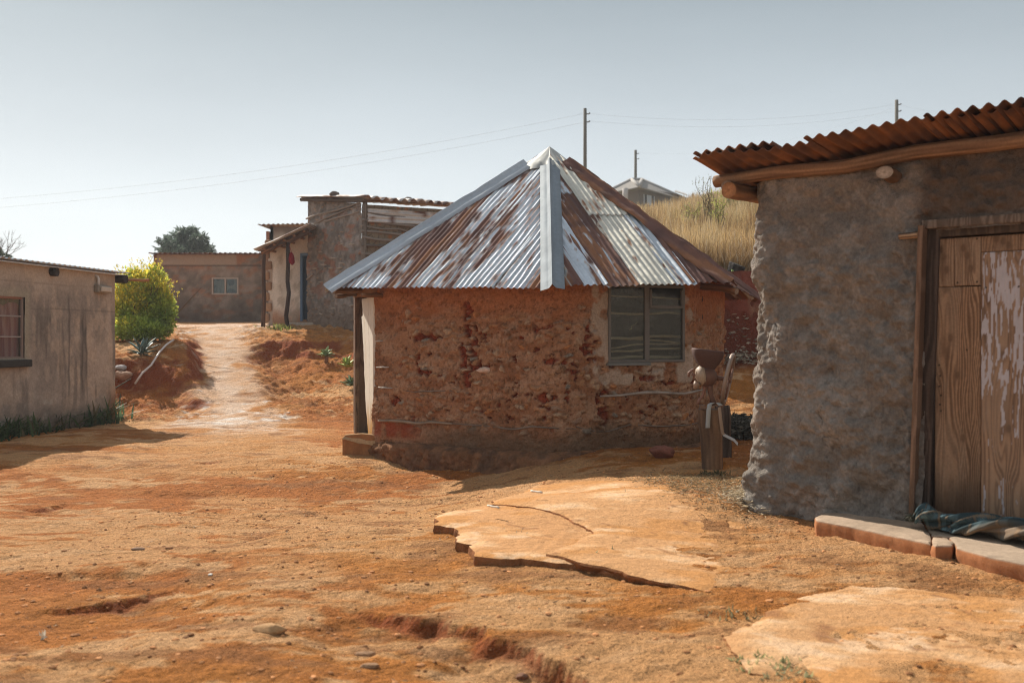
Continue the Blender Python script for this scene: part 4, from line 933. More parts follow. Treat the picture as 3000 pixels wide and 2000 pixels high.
# hopper: rounded rectangular funnel
secs = [(1024, .142, .12, -.0), (1029, .147, .125, 0), (1041, .142, .12, 0), (1054, .122, .10, 0), (1068, .09, .07, .002), (1080, .065, .055, .004)]
rows = []
for inner in (0, 1):
    for (y, a, b, dx) in (secs if not inner else secs[:5][::-1]):
        k = 40; th = np.arange(k) / k * 6.283; e = .55
        xx = np.sign(np.cos(th)) * np.abs(np.cos(th)) ** e * (a - .012 * inner); yy = np.sign(np.sin(th)) * np.abs(np.sin(th)) ** e * (b - .012 * inner)
        ce = M3(2073, y + 4 * inner); ti = .12
        rows.append(np.stack([ce[0] + xx, ce[1] + yy, ce[2] - xx * ti + 0 * yy], 1))
rows = rows[6:][::-1][::-1][::-1] + [] if False else (rows[:6][::-1] + rows[6:][::-1])
link('hopper', np.array(rows), gridf(len(rows), 40, True), M_iron, mill, None, True, IR(len(rows) * 40, (.085, .042, .033), .2))
mb = MB(); mb.tube([M3(2075, 1070), M3(2077, 1085), M3(2078, 1098)], [.05, .055, .06], 16, rustc)
mb.tube([M3(2056, 1104), M3(2068, 1104), M3(2088, 1105), M3(2097, 1106)], [.088, .094, .085, .05], 20, rustc * .75, squash=1.0)
mb.tube([M3(2078, 1118), M3(2080, 1138), M3(2084, 1160), M3(2092, 1186)], [.045, .028, .022, .03], 10, rustc * .8)
mb.tube([M3(2060, 1122), M3(2065, 1140), M3(2058, 1160), M3(2048, 1172), M3(2046, 1184)], [.018, .016, .014, .016, .022], 10, rustc * 1.3)
bd = mb.build('mill_body', M_cast, mill, smooth=True)
mb = MB(); mb.tube([M3(2062, 1100), M3(2052, 1101), M3(2044, 1102), M3(2038, 1104)], [.098, .097, .075, .02], 24, (.33, .25, .18)); mb.tube([M3(2042, 1120, -.03), M3(2036, 1130, -.03), M3(2032, 1138, -.03)], [.035, .028, .012], 10, (.3, .2, .14))
mb.build('grinding_plate', M_cast, mill, smooth=True)
mb = MB(); mb.tube([M3(2040, 1098), M3(2026, 1096)], [.014, .014], 10, rustc); mb.tube([M3(2027, 1085), M3(2019, 1092), M3(2017, 1104)], [.012, .016, .010], 8, rustc * 1.2); mb.tube([M3(2027, 1085), M3(2034, 1082)], [.012, .009], 8, rustc); mb.build('wing_screw', M_cast, mill, smooth=True)
MB().tube([M3(2095, 1106), M3(2106, 1107), M3(2132, 1110), M3(2140, 1111)], [.03, .02, .018, .018], 12, rustc * .8).build('axle', M_cast, mill, smooth=True)
# hand wheel, nearly edge-on
cw = M3(2133, 1110); ax = np.array([.93, -.30, -.2]); ax /= np.linalg.norm(ax); e1 = np.cross(ax, (0, 1, 0)); e1 /= np.linalg.norm(e1); e2 = np.cross(ax, e1); RWH = .235
k, n = 64, 10; a = np.arange(k) / k * 6.283; b = np.arange(n) / n * 6.283
V = cw + (e1 * np.cos(a)[:, None, None] + e2 * np.sin(a)[:, None, None]) * (RWH + .017 * np.cos(b)[None, :, None]) + ax * (.02 * np.sin(b))[None, :, None]
i = np.arange(k)[:, None]; j = np.arange(n)[None, :]; f = np.stack([i * n + j, ((i + 1) % k) * n + j, ((i + 1) % k) * n + (j + 1) % n, i * n + (j + 1) % n], -1).reshape(-1, 4)
wh = link('hand_wheel', V, f, M_iron, mill, None, True, IR(k * n, (.30, .23, .19), .7))
mb = MB()
for q in range(4):
    d = e1 * math.cos(q * 1.571 + .5) + e2 * math.sin(q * 1.571 + .5); mb.tube([cw + d * .03, cw + d * .13 + ax * .01, cw + d * (RWH - .01)], [.016, .011, .013], 8, rustc)
mb.tube([cw - ax * .03, cw + ax * .03], [.035, .035], 14, rustc); mb.build('hub', M_cast, wh, smooth=True)
MB().tube([M3(2122, 1178), M3(2112, 1190, -.02), M3(2104, 1194, -.03)], [.018, .014, .012], 8, rustc).build('crank', M_cast, mill, smooth=True)
mb = MB(); mb.box(M3(2046, 1196, -.12), (.05, 0, 0), (0, .1, 0), (0, 0, .04), [(.16, .10, .07)] * 8); mb.build('wedge', M_wood, mill, bevel=.006)
def ribbon(pts, w, name, colr, parent=None, label=None, cat=None, side=(1, 0, 0)):
    P = np.array(pts); k = len(P) * 6; t = np.linspace(0, 1, k); P = np.stack([np.interp(t, np.linspace(0, 1, len(P)), P[:, i]) for i in range(3)], 1)
    sdv = np.array(side, float); V = np.stack([P - sdv * w / 2, P + sdv * w / 2], 1); o = link(name, V, gridf(k, 2), M_cloth, parent, tuple(P[0]), True, bc((k * 2,), colr))
    m = o.modifiers.new('Solidify', 'SOLIDIFY'); m.thickness = .004
    if label: tag(o, label, cat)
    return o
strap = thing('strap', 'pale grey strap hanging over the post beneath the hand mill', 'strap', tuple(M3(2080, 1190, -.1)))
ribbon([M3(2066, 1250, -.125), M3(2067, 1225, -.125), M3(2069, 1196, -.125), M3(2073, 1182, -.10), M3(2084, 1177, -.08), M3(2098, 1178, -.08), M3(2106, 1186, -.10)], .042, 'strap_top', (.34, .36, .36), strap)
ribbon([M3(2100, 1190, -.12), M3(2103, 1225, -.125), M3(2110, 1262, -.10), M3(2114, 1272, -.10)], .03, 'strap_tail', (.33, .25, .19), strap)
ribbon([M3(2113, 1270, -.10), M3(2128, 1278, -.12), M3(2140, 1284, -.15), M3(2150, 1296, -.17)], .03, 'strap_end', (.42, .42, .42), strap, side=(.3, .5, .8))
sp = at(2122, 1300, 10.3); stp = log(Vector((sp[0], 10.3, -.05)), at(2118, 1188, 10.3), .085, .07, 'tree_stump', M_wood, None, (sp[0], 10.3, .1), n=20, k=24, amp=.02, ca=(.12, .085, .065), cb=(.05, .036, .03), seed=41, rough=.25)
tag(stp, 'dark rough tree stump behind the mill post at the hut corner', 'stump')
rk = gpt(1940, 1338); rock('stone', rk + Vector((0, 0, .05)), (.135, .10, .072), (.20, .075, .05), 'red brown boulder lying at the foot of the hut wall', seed=8)

# ================================================================== left cement house
L0 = np.array([-7.32, 18.37]); LE = np.array([-.168, -.986]); LN = np.array([.986, -.168])
E3, LN3 = np.array([*LE, 0]), np.array([*LN, 0])
lh = thing('cement_house', 'grey cement plastered house with curtained window and thin sheet roof', 'house', (L0[0], L0[1], -.2))
def lp(px, py):
    p = onwall(L0, L0 + LE, px, py); return np.dot(np.array(p[:2]) - L0, LE), p[2]
def lpt(t, z, out=0.): q = L0 + LE * t + LN * out; return np.array([q[0], q[1], z])
wt0 = lp(74, 900)[0]; wt1 = wt0 + 1.15; wzt = lp(74, 868)[1]; wzb = lp(74, 1052)[1]
tv = np.concatenate([np.arange(0, 5.2, .022), np.arange(5.2, 9.1, .3)]); zv = np.linspace(-.35, 2.54, 130)
T, Z = np.meshgrid(tv, zv, indexing='ij')
c = mixc(bc(T.shape, (.38, .31, .25)), (.27, .225, .185), S(.35, .65, fbm(T * 1.5, Z * 1.2, 5, 921)))
c = mixc(c, (.48, .37, .275), S(.5, .7, fbm(T * 6, Z * 5, 4, 923)) * .5); c = c * (.82 + .36 * fbm(T * 18, Z * 18, 3, 924))[..., None]
stn = fbm(T * 5, Z * .45, 4, 925) * .7 + fbm(T * 14, Z * .9, 3, 927) * .3; c = mixc(c, (.085, .075, .068), S(.52, .64, stn) * S(-.1, .5, Z) * (1 - S(1.6, 2.2, Z)) * .5)
for (px, y0, y1) in ((202, 870, 1160), (242, 930, 1150), (252, 945, 1120), (282, 1130, 1170), (145, 920, 960)):
    a, b0 = lp(px, y0); b1 = lp(px, y1)[1]; c = mixc(c, (.05, .045, .042), (1 - S(.01, .045, np.abs(T - a + (fbm(Z * 3, T * 0, 2, px) - .5) * .06))) * S(b1 - .2, b1 + .2, Z) * (1 - S(b0 - .1, b0 + .1, Z)) * .5)
for zz in (2.23, 1.82, .0): c = mixc(c, (.12, .1, .085), (1 - S(.004, .016, np.abs(Z - zz - .01 * np.sin(T * 2)))) * .5)
c = mixc(c, (.50, .39, .29), S(2.0, 2.4, Z) * .5); c = mixc(c, (.34, .30, .22), (1 - S(.05, .16, np.maximum(np.maximum(wt0 - T, T - wt1), np.maximum(wzb - Z, Z - wzt)))) * .7)
c = mixc(c, (.12, .105, .085), (1 - S(-.1, .35, Z + (fbm(T * 2, Z * 2, 4, 929) - .5) * .4)) * .75); c = mixc(c, (.30, .13, .06), (1 - S(0, .35, T)) * (1 - S(.1, .6, Z)) * .7)
c = mixc(c, (.42, .38, .31), S(.62, .7, fbm(T * 3, Z * 4, 4, 931)) * (1 - S(.2, .5, Z)) * .6)
d = (fbm(T * 2, Z * 2, 4, 933) - .5) * .035 + (fbm(T * 25, Z * 25, 3, 935) - .5) * .006
Pw = L0 + LE * T[..., None] + LN * d[..., None]
ok = ~((T > wt0) & (T < wt1) & (Z > wzb) & (Z < wzt)); mk = ok[:-1, :-1] | ok[1:, :-1] | ok[:-1, 1:] | ok[1:, 1:]
fs = gridf(len(tv), len(zv), mask=mk)
link('wall', np.concatenate([Pw, Z[..., None]], -1), fs, M_conc, lh, None, True, c)
mb = MB(); gr = (.22, .18, .14)
mb.box(lpt(0, -.35), E3 * 9, -LN3 * -.0 + np.array([0, 0, .0001]), -LN3 * .001, gr) if False else None
mb.prism([lpt(-.0, -.35, -.03), lpt(-.0, -.35, -5), lpt(-.0, 2.5, -5), lpt(-.0, 2.5, -.03)], E3 * .12, gr); mb.prism([lpt(8.9, -.35, -.03), lpt(8.9, -.35, -5), lpt(8.9, 2.5, -5), lpt(8.9, 2.5, -.03)], E3 * .1, gr); mb.prism([lpt(0, -.35, -5), lpt(9, -.35, -5), lpt(9, 2.5, -5), lpt(0, 2.5, -5)], -LN3 * .12, gr)
mb.build('wall', M_conc, lh)
mb = MB(); mb.prism([lpt(-.22, 2.50, .13), lpt(9.2, 2.50, .13), lpt(9.2, 2.50, -5.2), lpt(-.22, 2.50, -5.2)], np.array([0, 0, .0]) + np.array([0, 0, .012]), (.55, .58, .6)); 
sh = MB(); ro = corr(lpt(-.24, 2.555, .16), E3, np.array([0, 0, .02]) - LN3, np.array([0, 0, 1.]), 9.4, 5.4, .14, .012, lambda u, v: rustmix(u, v, (.62, .65, .68), .25, 941), 'roof', lh, dv=.4, du=6, thick=.004)
mb.build('roof_edge', M_paint, ro)
for px, py in ((152, 790), (352, 808)):
    a, b = lp(min(px, 337), py); a = -.1 if px > 300 else a; log(lpt(a, 2.44, -.4), lpt(a, 2.43, .16 if px > 300 else .1), .07, .075, 'beam_end', M_wood, lh, seed=px, n=14, k=10, ca=(.05, .04, .035), cb=(.03, .025, .02), cend=(.05, .04, .035))
log(lpt(-.1, 2.41, .1), lpt(-.55, 2.44, .35), .02, .03, 'beam_end', M_wood, lh, seed=5, n=10, k=10, ca=(.36, .17, .07), cb=(.2, .1, .05))
# window
mb = MB(); fcl = (.26, .19, .155)
def lb(m, t0, z0, t1, z1, dp=.06, out=-.02, c=fcl): m.box(lpt(t0, z0, out), E3 * (t1 - t0), Zv * (z1 - z0), -LN3 * dp, [c] * 8)
lb(mb, wt0 + .01, wzb, wt0 + .06, wzt); lb(mb, wt1 - .05, wzb, wt1, wzt); lb(mb, wt0 + .06, wzt - .05, wt1 - .05, wzt, c=(.3, .14, .09)); lb(mb, wt0 + .06, wzb, wt1 - .05, wzb + .045); lb(mb, wt0 + .575, wzb + .045, wt0 + .615, wzt - .05)
wf = mb.build('window_frame', M_paint, lh, bevel=.004)
mb = MB()
for q in (.345, .67):
    z = wzb + (wzt - wzb) * q
    for a_, b_ in ((wt0 + .06, wt0 + .575), (wt0 + .615, wt1 - .05)): mb = MB(); lb(mb, a_, z, b_, z + .022, .03, -.03, (.33, .28, .25)); mb.build('glazing_bar', M_paint, wf)
mb = MB(); lb(mb, wt0 + .06, wzb + .045, wt1 - .05, wzt - .05, .004, -.045); mb.build('pane', M_glass, wf)
mb = MB(); lb(mb, wt0 - .06, wzb - .12, wt1 + .1, wzb - .003, .2, .09, (.055, .05, .045)); mb.build('sill', M_conc, wf, bevel=.015)
u = np.linspace(0, 1.15, 160)[:, None] + np.zeros(40); v = np.linspace(0, 1, 40)[None, :] + np.zeros((160, 1))
fold = .016 * np.sin(u * 42 + 3 * np.sin(v * 2 + u * 4)) + .008 * np.sin(u * 95 + v * 3); P = lpt(wt0, wzb - .05, -.085) + E3 * u[..., None] + Zv * (v * (wzt - wzb))[..., None] + LN3 * fold[..., None]
link('curtain', P, gridf(160, 40), M_cloth, wf, None, True, mixc(bc(u.shape, (.85, .50, .46)), (.6, .28, .27), S(-.018, .018, fold)))
P = lpt(wt0, wzt - .16, -.065) + E3 * u[..., None] + Zv * (v * .16 + (1 - v) * .06 * np.abs(np.sin(u * 7)))[..., None] + LN3 * (fold * .4)[..., None]; link('curtain', P, gridf(160, 40), M_cloth, wf, None, True, bc(u.shape, (.42, .33, .24)))
mb = MB(); mb.prism([lpt(wt0 - .2, wzb - .3, -.6), lpt(wt1 + .2, wzb - .3, -.6), lpt(wt1 + .2, wzt + .2, -.6), lpt(wt0 - .2, wzt + .2, -.6)], -LN3 * .02, (.03, .025, .02)); mb.build('dark_backing', M_mud, lh)  # near-black sheet behind the curtain, room darkness put into its colour
# lamp with conduit
a0, z0 = lp(314, 838); a1, z1 = lp(274, 857); w = a1 - a0
mb = MB(); mb.box(lpt(a0, z1, .0), E3 * w, Zv * (z0 - z1), LN3 * .10, [(.26, .22, .17)] * 8); wl = mb.build('wall_lamp', M_paint, lh, bevel=.02)
mb = MB(); mb.box(lpt(a0 + w * .12, z1 + .025, .10), E3 * w * .76, Zv * (z0 - z1 - .05), LN3 * .03, [(.50, .44, .36)] * 8); mb.build('lens', M_paint, wl, bevel=.012)
zc = lp(281, 806)[1]; ac = lp(281, 830)[0]; mb = MB(); mb.tube([lpt(ac, z0 - .01, .05), lpt(ac, zc - .06, .05), lpt(ac + .015, zc - .02, .04), lpt(ac + .02, zc, -.02)], .022, 10, (.62, .60, .57)); mb.build('conduit', M_paint, wl, smooth=True)
# strappy plants at the wall foot
def strappy(px, py, n, hgt, label, colr=(.07, .11, .045), spread=.35, flower=False):
    p = gpt(px, py); pos = np.array(p) + np.stack([R.normal(0, spread * .35, n), R.normal(0, spread, n), np.zeros(n)], 1); pos[:, 2] = ground_z(pos[:, 0], pos[:, 1])
    cc = np.array(colr) * (.6 + .9 * R.random((n, 1))); cc = np.where(R.random((n, 1)) < .2, np.array((.24, .2, .1)) * (.5 + R.random((n, 1)) * .5), cc)
    o = blades(pos, hgt * (.5 + R.random(n)), .03 + .02 * R.random(n), .9, cc, 'strappy_plant', M_leaf, None, tuple(p), droop=.9)
    tag(o, label, 'plant', 'plants along the cement house wall')
    if flower: 
        q = p + Vector((.05, -.1, .12)); fl = leaves(np.array(q) + R.normal(0, .02, (14, 3)), .5, .06, bc((14,), (.6, .06, .1)), 'flower', M_leaf, o, ratio=.8)
strappy(30, 1272, 420, .24, 'low dark leafy plant below the curtained window', spread=.5)
strappy(60, 1264, 160, .2, 'small dark plant with a pink flower by the cement wall', spread=.2, flower=True)
strappy(150, 1254, 420, .24, 'low mat of strap leaves midway along the cement wall', spread=.5)
strappy(235, 1243, 360, .3, 'dense clump of long green strap leaves at the cement wall foot', spread=.5)
strappy(300, 1236, 180, .36, 'spreading long leaved plant at the corner of the cement house', (.09, .14, .07), spread=.35)
p = gpt(250, 1240); mb = MB()
for q, (dx, dz) in enumerate(((.9, .75), (.5, .5), (.75, .42))): mb.tube([np.array(p), np.array(p) + np.array([dx * .15, .8 * dx, dz * .7]), np.array(p) + np.array([dx * .3, 1.6 * dx, dz])], [.02, .015, .005], 5, (.07, .09, .04))
tag(mb.build('long_stalk', M_leaf, None, tuple(p), True), 'dark arching stalks leaning along the cement wall', 'plant')
# ================================================================== houses on the terrace
def wallgrid(A, B, zb, zt, name, parent, colf, dsp=None, step=.04, holes=(), mat=None, zt2=None):
    A, B = np.array(A, float), np.array(B, float); L = np.linalg.norm(B - A); U = (B - A) / L; N = np.array([U[1], -U[0]])
    if np.dot(N, A) > 0: N = -N
    u = np.linspace(0, L, int(L / step) + 2)[:, None]; t = np.linspace(0, 1, int((zt - zb) / step) + 2)[None, :]
    top = zt + ((zt2 if zt2 is not None else zt) - zt) * u / L; Z = zb + (top - zb) * t; Uu = u + 0 * Z
    c = colf(Uu, Z); d = dsp(Uu, Z) if dsp else 0 * Z
    P = np.stack([A[0] + U[0] * Uu + N[0] * d, A[1] + U[1] * Uu + N[1] * d, Z], -1)
    mk = None
    if holes:
        ok = np.ones(Z.shape, bool)
        for (a, b, z0, z1) in holes: ok &= ~((Uu > a) & (Uu < b) & (Z > z0) & (Z < z1))
        mk = ok[:-1, :-1] | ok[1:, :-1] | ok[:-1, 1:] | ok[1:, 1:]
    return link(name, P, gridf(Z.shape[0], Z.shape[1], mask=mk), mat or M_mud, parent, None, True, c), U, N
# --- long low house at the back
fy = 36.0
fh = thing('long_mud_house', 'long low brown mud house at the back of the yard with one small window', 'house', (-10.9, fy, 2.0))
FA, FB = at(450, 940, fy), at(800, 940, fy); zt = at(0, 746, fy)[2]; wz0f, wz1f = at(0, 863, fy)[2], at(0, 813, fy)[2]; fu = lambda px: at(px, 900, fy)[0] - FA[0]
def fcolr(u, z):
    c = mixc(bc(u.shape, (.29, .225, .18)), (.19, .15, .122), S(.35, .65, fbm(u * 1.2, z * 1.5, 4, 1001))); c = mixc(c, (.34, .16, .09), S(.58, .66, fbm(u * 2.6, z * 5.5, 5, 1003)) * .6); c = c * (.6 + .8 * fbm(u * 7, z * 7, 4, 1004))[..., None]
    c = mixc(c, (.38, .17, .09), S(3.7, 4.1, z) * S(.4, .6, fbm(u * 3, z * 5, 3, 1005)) * .8); c = mixc(c, (.1, .075, .06), (1 - S(2.1, 2.9, z + (fbm(u * 1.2, z, 4, 1007) - .5) * 1.)) * .7)
    c = mixc(c, (.40, .30, .23), S(zt - .42, zt - .36, z) * (1 - S(fu(690), fu(696), u)) * .9)
    return mixc(c, (.07, .05, .04), S(zt - .44, zt - .40, z) * (1 - S(zt - .40, zt - .36, z)) * .8)
wallgrid(FA[:2], FB[:2], 1.6, zt, 'wall', fh, fcolr, lambda u, z: (fbm(u * 2, z * 2.5, 4, 1009) - .5) * .10, .05, [(fu(621), fu(699), wz0f, wz1f)])
mb = MB(); sd = FA + Vector((0, 0, 0))
mb.prism([(FA[0], fy, 1.6), (FA[0], fy, zt), (FA[0] - .9, fy + 5, zt - .05), (FA[0] - .9, fy + 5, 1.6)], (.1, 0, 0), (.3, .15, .09)); mb.build('side_wall', M_mud, fh)
corr((FA[0] - .08, fy - .3, zt + .02 - .0), (1, 0, 0), (-.12, .99, .05), (0, 0, 1), FB[0] - FA[0] + .2, 5.4, .18, .03, lambda u, v: rustmix(u, v, (.2, .17, .16), .9, 1011), 'roof', fh, dv=.6, du=8, thick=.01)
vs = [at(452, 745, fy - .4), at(428, 788, fy + 2.2), at(424, 796, fy + 3.4), at(448, 750, fy + 3.0)]
mb = MB(); mb.prism(vs, (0.02, 0, .06), (.09, .06, .055)); mb.build('roof_verge', M_wood, fh)
mb = MB(); o3 = np.array([FA[0] + fu(621), fy - .03, wz0f]); ww, hh = fu(699) - fu(621), wz1f - wz0f; cf = (.42, .33, .27)
for a, b, w, h in ((0, 0, .05, hh), (ww - .05, 0, .05, hh), (ww * .48, .05, .05, hh - .1), (.05, 0, ww - .1, .05), (.05, hh - .05, ww - .1, .05)): mb.box(o3 + np.array([a, 0, b]), (w, 0, 0), (0, .1, 0), (0, 0, h), cf)
wfr = mb.build('window_frame', M_paint, fh); mb = MB(); mb.box(o3 + np.array([.05, .05, .05]), (ww - .1, 0, 0), (0, .01, 0), (0, 0, hh - .1), (.1, .1, .1)); mb.build('pane', M_glass, wfr)
u = np.linspace(0, ww, 60)[:, None] + np.zeros(30); v = np.linspace(0, hh, 30)[None, :] + 0 * u[:, :1]
link('curtain', np.stack([o3[0] + u, o3[1] + .2 + .03 * np.sin(u * 30), o3[2] + v], -1), gridf(60, 30), M_cloth, wfr, None, True, mixc(bc(u.shape, (.30, .26, .20)), (.10, .10, .09), S(.5, .55, fbm(u * 3, v * 2.5, 2, 1015))))
# --- white porch house
pyy = 28.6
ph = thing('porch_house', 'pale plastered house with sagging porch roof on crooked poles', 'house', (-6.4, pyy, 1.8))
PA, PB = at(786, 945, pyy), at(930, 945, pyy)
pz = lambda py, Y=pyy: at(0, py, Y)[2]
def pcol(u, z):
    c = mixc(bc(u.shape, (.72, .63, .54)), (.60, .52, .44), S(.4, .65, fbm(u * 2, z * 1.3, 4, 1101))); c = mixc(c, (.42, .19, .09), (1 - S(.05, .75, z - 1.75 + (fbm(u * 3, z * 2, 4, 1103) - .5) * .7)) * .9)
    return mixc(c, (.35, .27, .2), S(.6, .68, fbm(u * 5, z * 2.5, 4, 1105)) * .6)
dU0, dU1 = at(880, 900, pyy)[0] - PA[0], at(899, 900, pyy)[0] - PA[0]
wallgrid(PA[:2], PB[:2], 1.5, pz(735), 'wall', ph, pcol, lambda u, z: (fbm(u * 3, z * 3, 4, 1107) - .5) * .05, .04, [(dU0, dU1 + .5, 1.86, pz(742))], M_conc, pz(640))
mb = MB(); mb.prism([(PA[0], pyy, 1.5), (PA[0], pyy, pz(735)), (PA[0] - .7, pyy + 4, pz(735)), (PA[0] - .7, pyy + 4, 1.5)], (.12, 0, 0), (.5, .38, .3)); mb.build('side_wall', M_conc, ph)
mb = MB(); z = 1.85
while z < pz(700):
    w = .13 if int(z * 10) % 2 else .06; h = .24; mb.box((PA[0] - .10, pyy - .06, z), (w + .08, 0, 0), (0, .2, 0), (0, 0, h), [np.array((.34, .2, .12)) * (.8 + .4 * random.random())] * 8); z += .30
mb.build('corner_stone', M_stone, ph, bevel=.04)
mb = MB(); xd = PA[0] + dU0
mb.box((xd, pyy - .05, 1.86), (.07, 0, 0), (0, .15, 0), (0, 0, pz(742) - 1.86), (.10, .16, .25)); mb.box((xd + .07, pyy - .05, pz(742) - .07), (.45, 0, 0), (0, .15, 0), (0, 0, .07), (.13, .2, .3))
dfm = mb.build('door_frame', M_paint, ph); mb = MB(); mb.box((xd + .07, pyy + .1, 1.86), (.5, 0, 0), (0, .04, 0), (0, 0, pz(742) - 1.93), (.05, .075, .11)); mb.build('door', M_paint, ph)
mb = MB(); mb.box((xd - .35, pyy - .35, 1.66), (.95, 0, 0), (0, .33, 0), (0, 0, .16), (.5, .4, .32)); mb.box((xd - 1.3, pyy - .3, 1.62), (.9, 0, 0), (0, .28, 0), (0, 0, .12), (.42, .3, .2)); mb.build('doorstep', M_conc, ph, bevel=.02)
lo3, hi3 = np.array(at(752, 726, 27.2)), np.array(at(906, 656, 27.2)); rU_ = hi3 - lo3; rl = np.linalg.norm(rU_); rU_ /= rl
prf = corr(lo3 - rU_ * .1, (0, 1, .035), rU_, np.cross((0, 1, 0), rU_) * -1, 4.5, rl + .15, .16, .022, lambda u, v: rustmix(u, v, (.52, .50, .47), .45, 1111), 'roof', ph, dv=.15, du=8, thick=.012, wavy=.06, seed=3)
log(at(768, 742, 27.5), at(905, 676, 27.5), .07, .085, 'porch_beam', M_wood, ph, seed=61, amp=.012, ca=(.30, .14, .06), cb=(.07, .045, .035), n=12)
mb = MB()
for q in range(5): 
    a = lerp(lo3, hi3, .12 + q * .19) + np.array([0, .1, -.10]); MB().tube([a, a + np.array([0, 3, .1])], .035, 7, (.24, .12, .06)).build('rafter', M_wood, ph, smooth=True)
for px0, px1, r, sdx, cc in ((774, 770, .062, 71, (.16, .085, .055)), (843, 845, .062, 73, (.075, .05, .042))):
    a = gpt(px1, 955 if px0 < 800 else 956); a = Vector((at(px1, 955, 27.5)[0], 27.5, gz(at(px1, 955, 27.5)[0], 27.5) - .1)); b = at(px0, 738 if px0 < 800 else 708, 27.5)
    log(a, b, r, r * .85, 'porch_post', M_wood, ph, seed=sdx, amp=.016 if px0 < 800 else .024, ca=cc, cb=tuple(np.array(cc) * .5), n=12, k=40)
bg = thing('red_bag', 'crumpled dark red bag hanging from the crooked porch pole', 'bag', tuple(at(853, 757, 27.4)))
m_, k_ = 24, 20; th = np.linspace(0, 6.283, m_, endpoint=False)[:, None] + np.zeros(k_); tt = np.linspace(0, 1, k_)[None, :] + 0 * th
rad = np.interp(tt, [0, .15, .5, .85, 1], [.012, .05, .085, .07, .015]) * (1 + .35 * (fbm(np.cos(th) * 2 + 5, np.sin(th) * 2 + tt * 4, 3, 1121) - .5) * 2); ce = np.array(at(853, 738, 27.4))
V = np.stack([ce[0] + np.cos(th) * rad + .03 * tt, ce[1] + np.sin(th) * rad, ce[2] - tt * .36], -1).transpose(1, 0, 2); link('bag', V, gridf(k_, m_, True), M_cloth, bg, None, True, bc((k_, m_), (.20, .012, .018)))
MB().tube([tuple(ce), tuple(ce + np.array([-.03, 0, .12])), tuple(ce + np.array([-.07, .06, .2]))], .008, 6, (.25, .03, .03)).build('handle', M_cloth, bg)
# flat roofed block behind the porch
bh = thing('flat_roofed_house', 'small pale house with flat tin roof showing above the porch roof', 'house', (-8.2, 33.5, 2.0))
BA, BB = at(792, 900, 33.5), at(930, 900, 33.5); zb2 = at(0, 664, 33.5)[2]
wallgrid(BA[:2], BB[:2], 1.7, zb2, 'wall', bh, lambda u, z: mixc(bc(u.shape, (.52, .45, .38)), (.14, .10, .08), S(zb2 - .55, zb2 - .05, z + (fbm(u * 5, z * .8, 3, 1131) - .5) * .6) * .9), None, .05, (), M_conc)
mb = MB(); mb.prism([(BA[0], 33.5, 1.7), (BA[0], 33.5, zb2), (BA[0] - .3, 37, zb2), (BA[0] - .3, 37, 1.7)], (.1, 0, 0), (.4, .3, .22)); mb.build('side_wall', M_conc, bh)
corr((BA[0] - .35, 33.2, zb2 + .03), (1, 0, .02), (0, 1, .02), (0, 0, 1), 2.6, 4, .16, .02, lambda u, v: rustmix(u, v, (.4, .38, .35), .5, 1133), 'roof', bh, dv=.5, thick=.01)
mb = MB(); mb.box((BA[0] - .12, 33.4, at(0, 715, 33.5)[2]), (.1, 0, 0), (0, .25, 0), (0, 0, .42), (.28, .13, .08)); mb.build('brick_pier', M_stone, bh)
# --- tall mud house
th_ = thing('tall_mud_house', 'tall mud and stick house with sloping sheet roof behind the many-sided hut', 'house', (-4.6, 27.5, 1.7))
QA, QB, QC = at(902, 955, 28.4), at(1060, 955, 26.5), at(1420, 955, 29.2)
qa, qb, qc = at(0, 574, 28.4)[2], at(0, 582, 26.5)[2], at(0, 606, 29.2)[2]
def tcol(u, z):
    c = mixc(bc(u.shape, (.30, .265, .24)), (.21, .185, .165), S(.35, .65, fbm(u * 4, z * 3, 4, 1201))); c = c * (.55 + .9 * fbm(u * 11, z * 9, 4, 1202))[..., None]; k = S(.56, .64, fbm(u * 3.2, z * 5.5, 4, 1203)) * S(1.9, 3, z) * (1 - S(4.6, 5, z)) * .5
    c = mixc(c, (.36, .145, .08), k); f1, f2, cid = vor(u * 5, z * 9, 23); c = mixc(c, (.40, .27, .18), (1 - S(.15, .26, f1)) * S(.72, .76, cid) * .8)
    return mixc(c, (.27, .17, .11), (1 - S(1.7, 2.5, z)) * .5)
def tdsp(u, z): 
    f1, f2, cid = vor(u * 5, z * 9, 23); return (fbm(u * 2, z * 2, 4, 1207) - .5) * .12 + (fbm(u * 9, z * 6, 4, 1209) - .5) * .10 + (1 - S(.1, .35, f1)) * S(.6, .7, cid) * .05
wl_, uA, nA = wallgrid(QA[:2], QB[:2], 1.4, qa - .12, 'wall', th_, tcol, tdsp, .028, (), M_mud, qb - .12)
def tcol2(u, z):
    f1, f2, cid = vor(u * 4.5 + .3 * np.floor(z * 3), z * 4.2, 29); c = mixc(bc(u.shape, (.30, .225, .155)), (.21, .15, .10), fbm(u * 3, z * 3, 4, 1211)); return mixc(mixc(c, (.40, .17, .07), S(.8, .83, cid) * (1 - S(.2, .35, f1))), (.08, .055, .04), (1 - S(.04, .12, f2 - f1)) * .6)
w2, uB, nB = wallgrid(QB[:2], QC[:2], 1.4, qb - .15, 'wall', th_, tcol2, lambda u, z: (fbm(u * 3, z * 3, 4, 1213) - .5) * .12, .035, (), M_mud, qc - .15)
mb = MB(); mb.prism([(QA[0], QA[1], 1.4), (QA[0], QA[1], qa - .1), (QA[0] + .2, QA[1] + 3.5, qa), (QA[0] + .2, QA[1] + 3.5, 1.4)], (.1, 0, 0), (.2, .16, .13)); mb.build('side_wall', M_mud, th_)
def tw(A, uv, nv, u, z, o): return np.array([A[0] + uv[0] * u + nv[0] * o, A[1] + uv[1] * u + nv[1] * o, z])
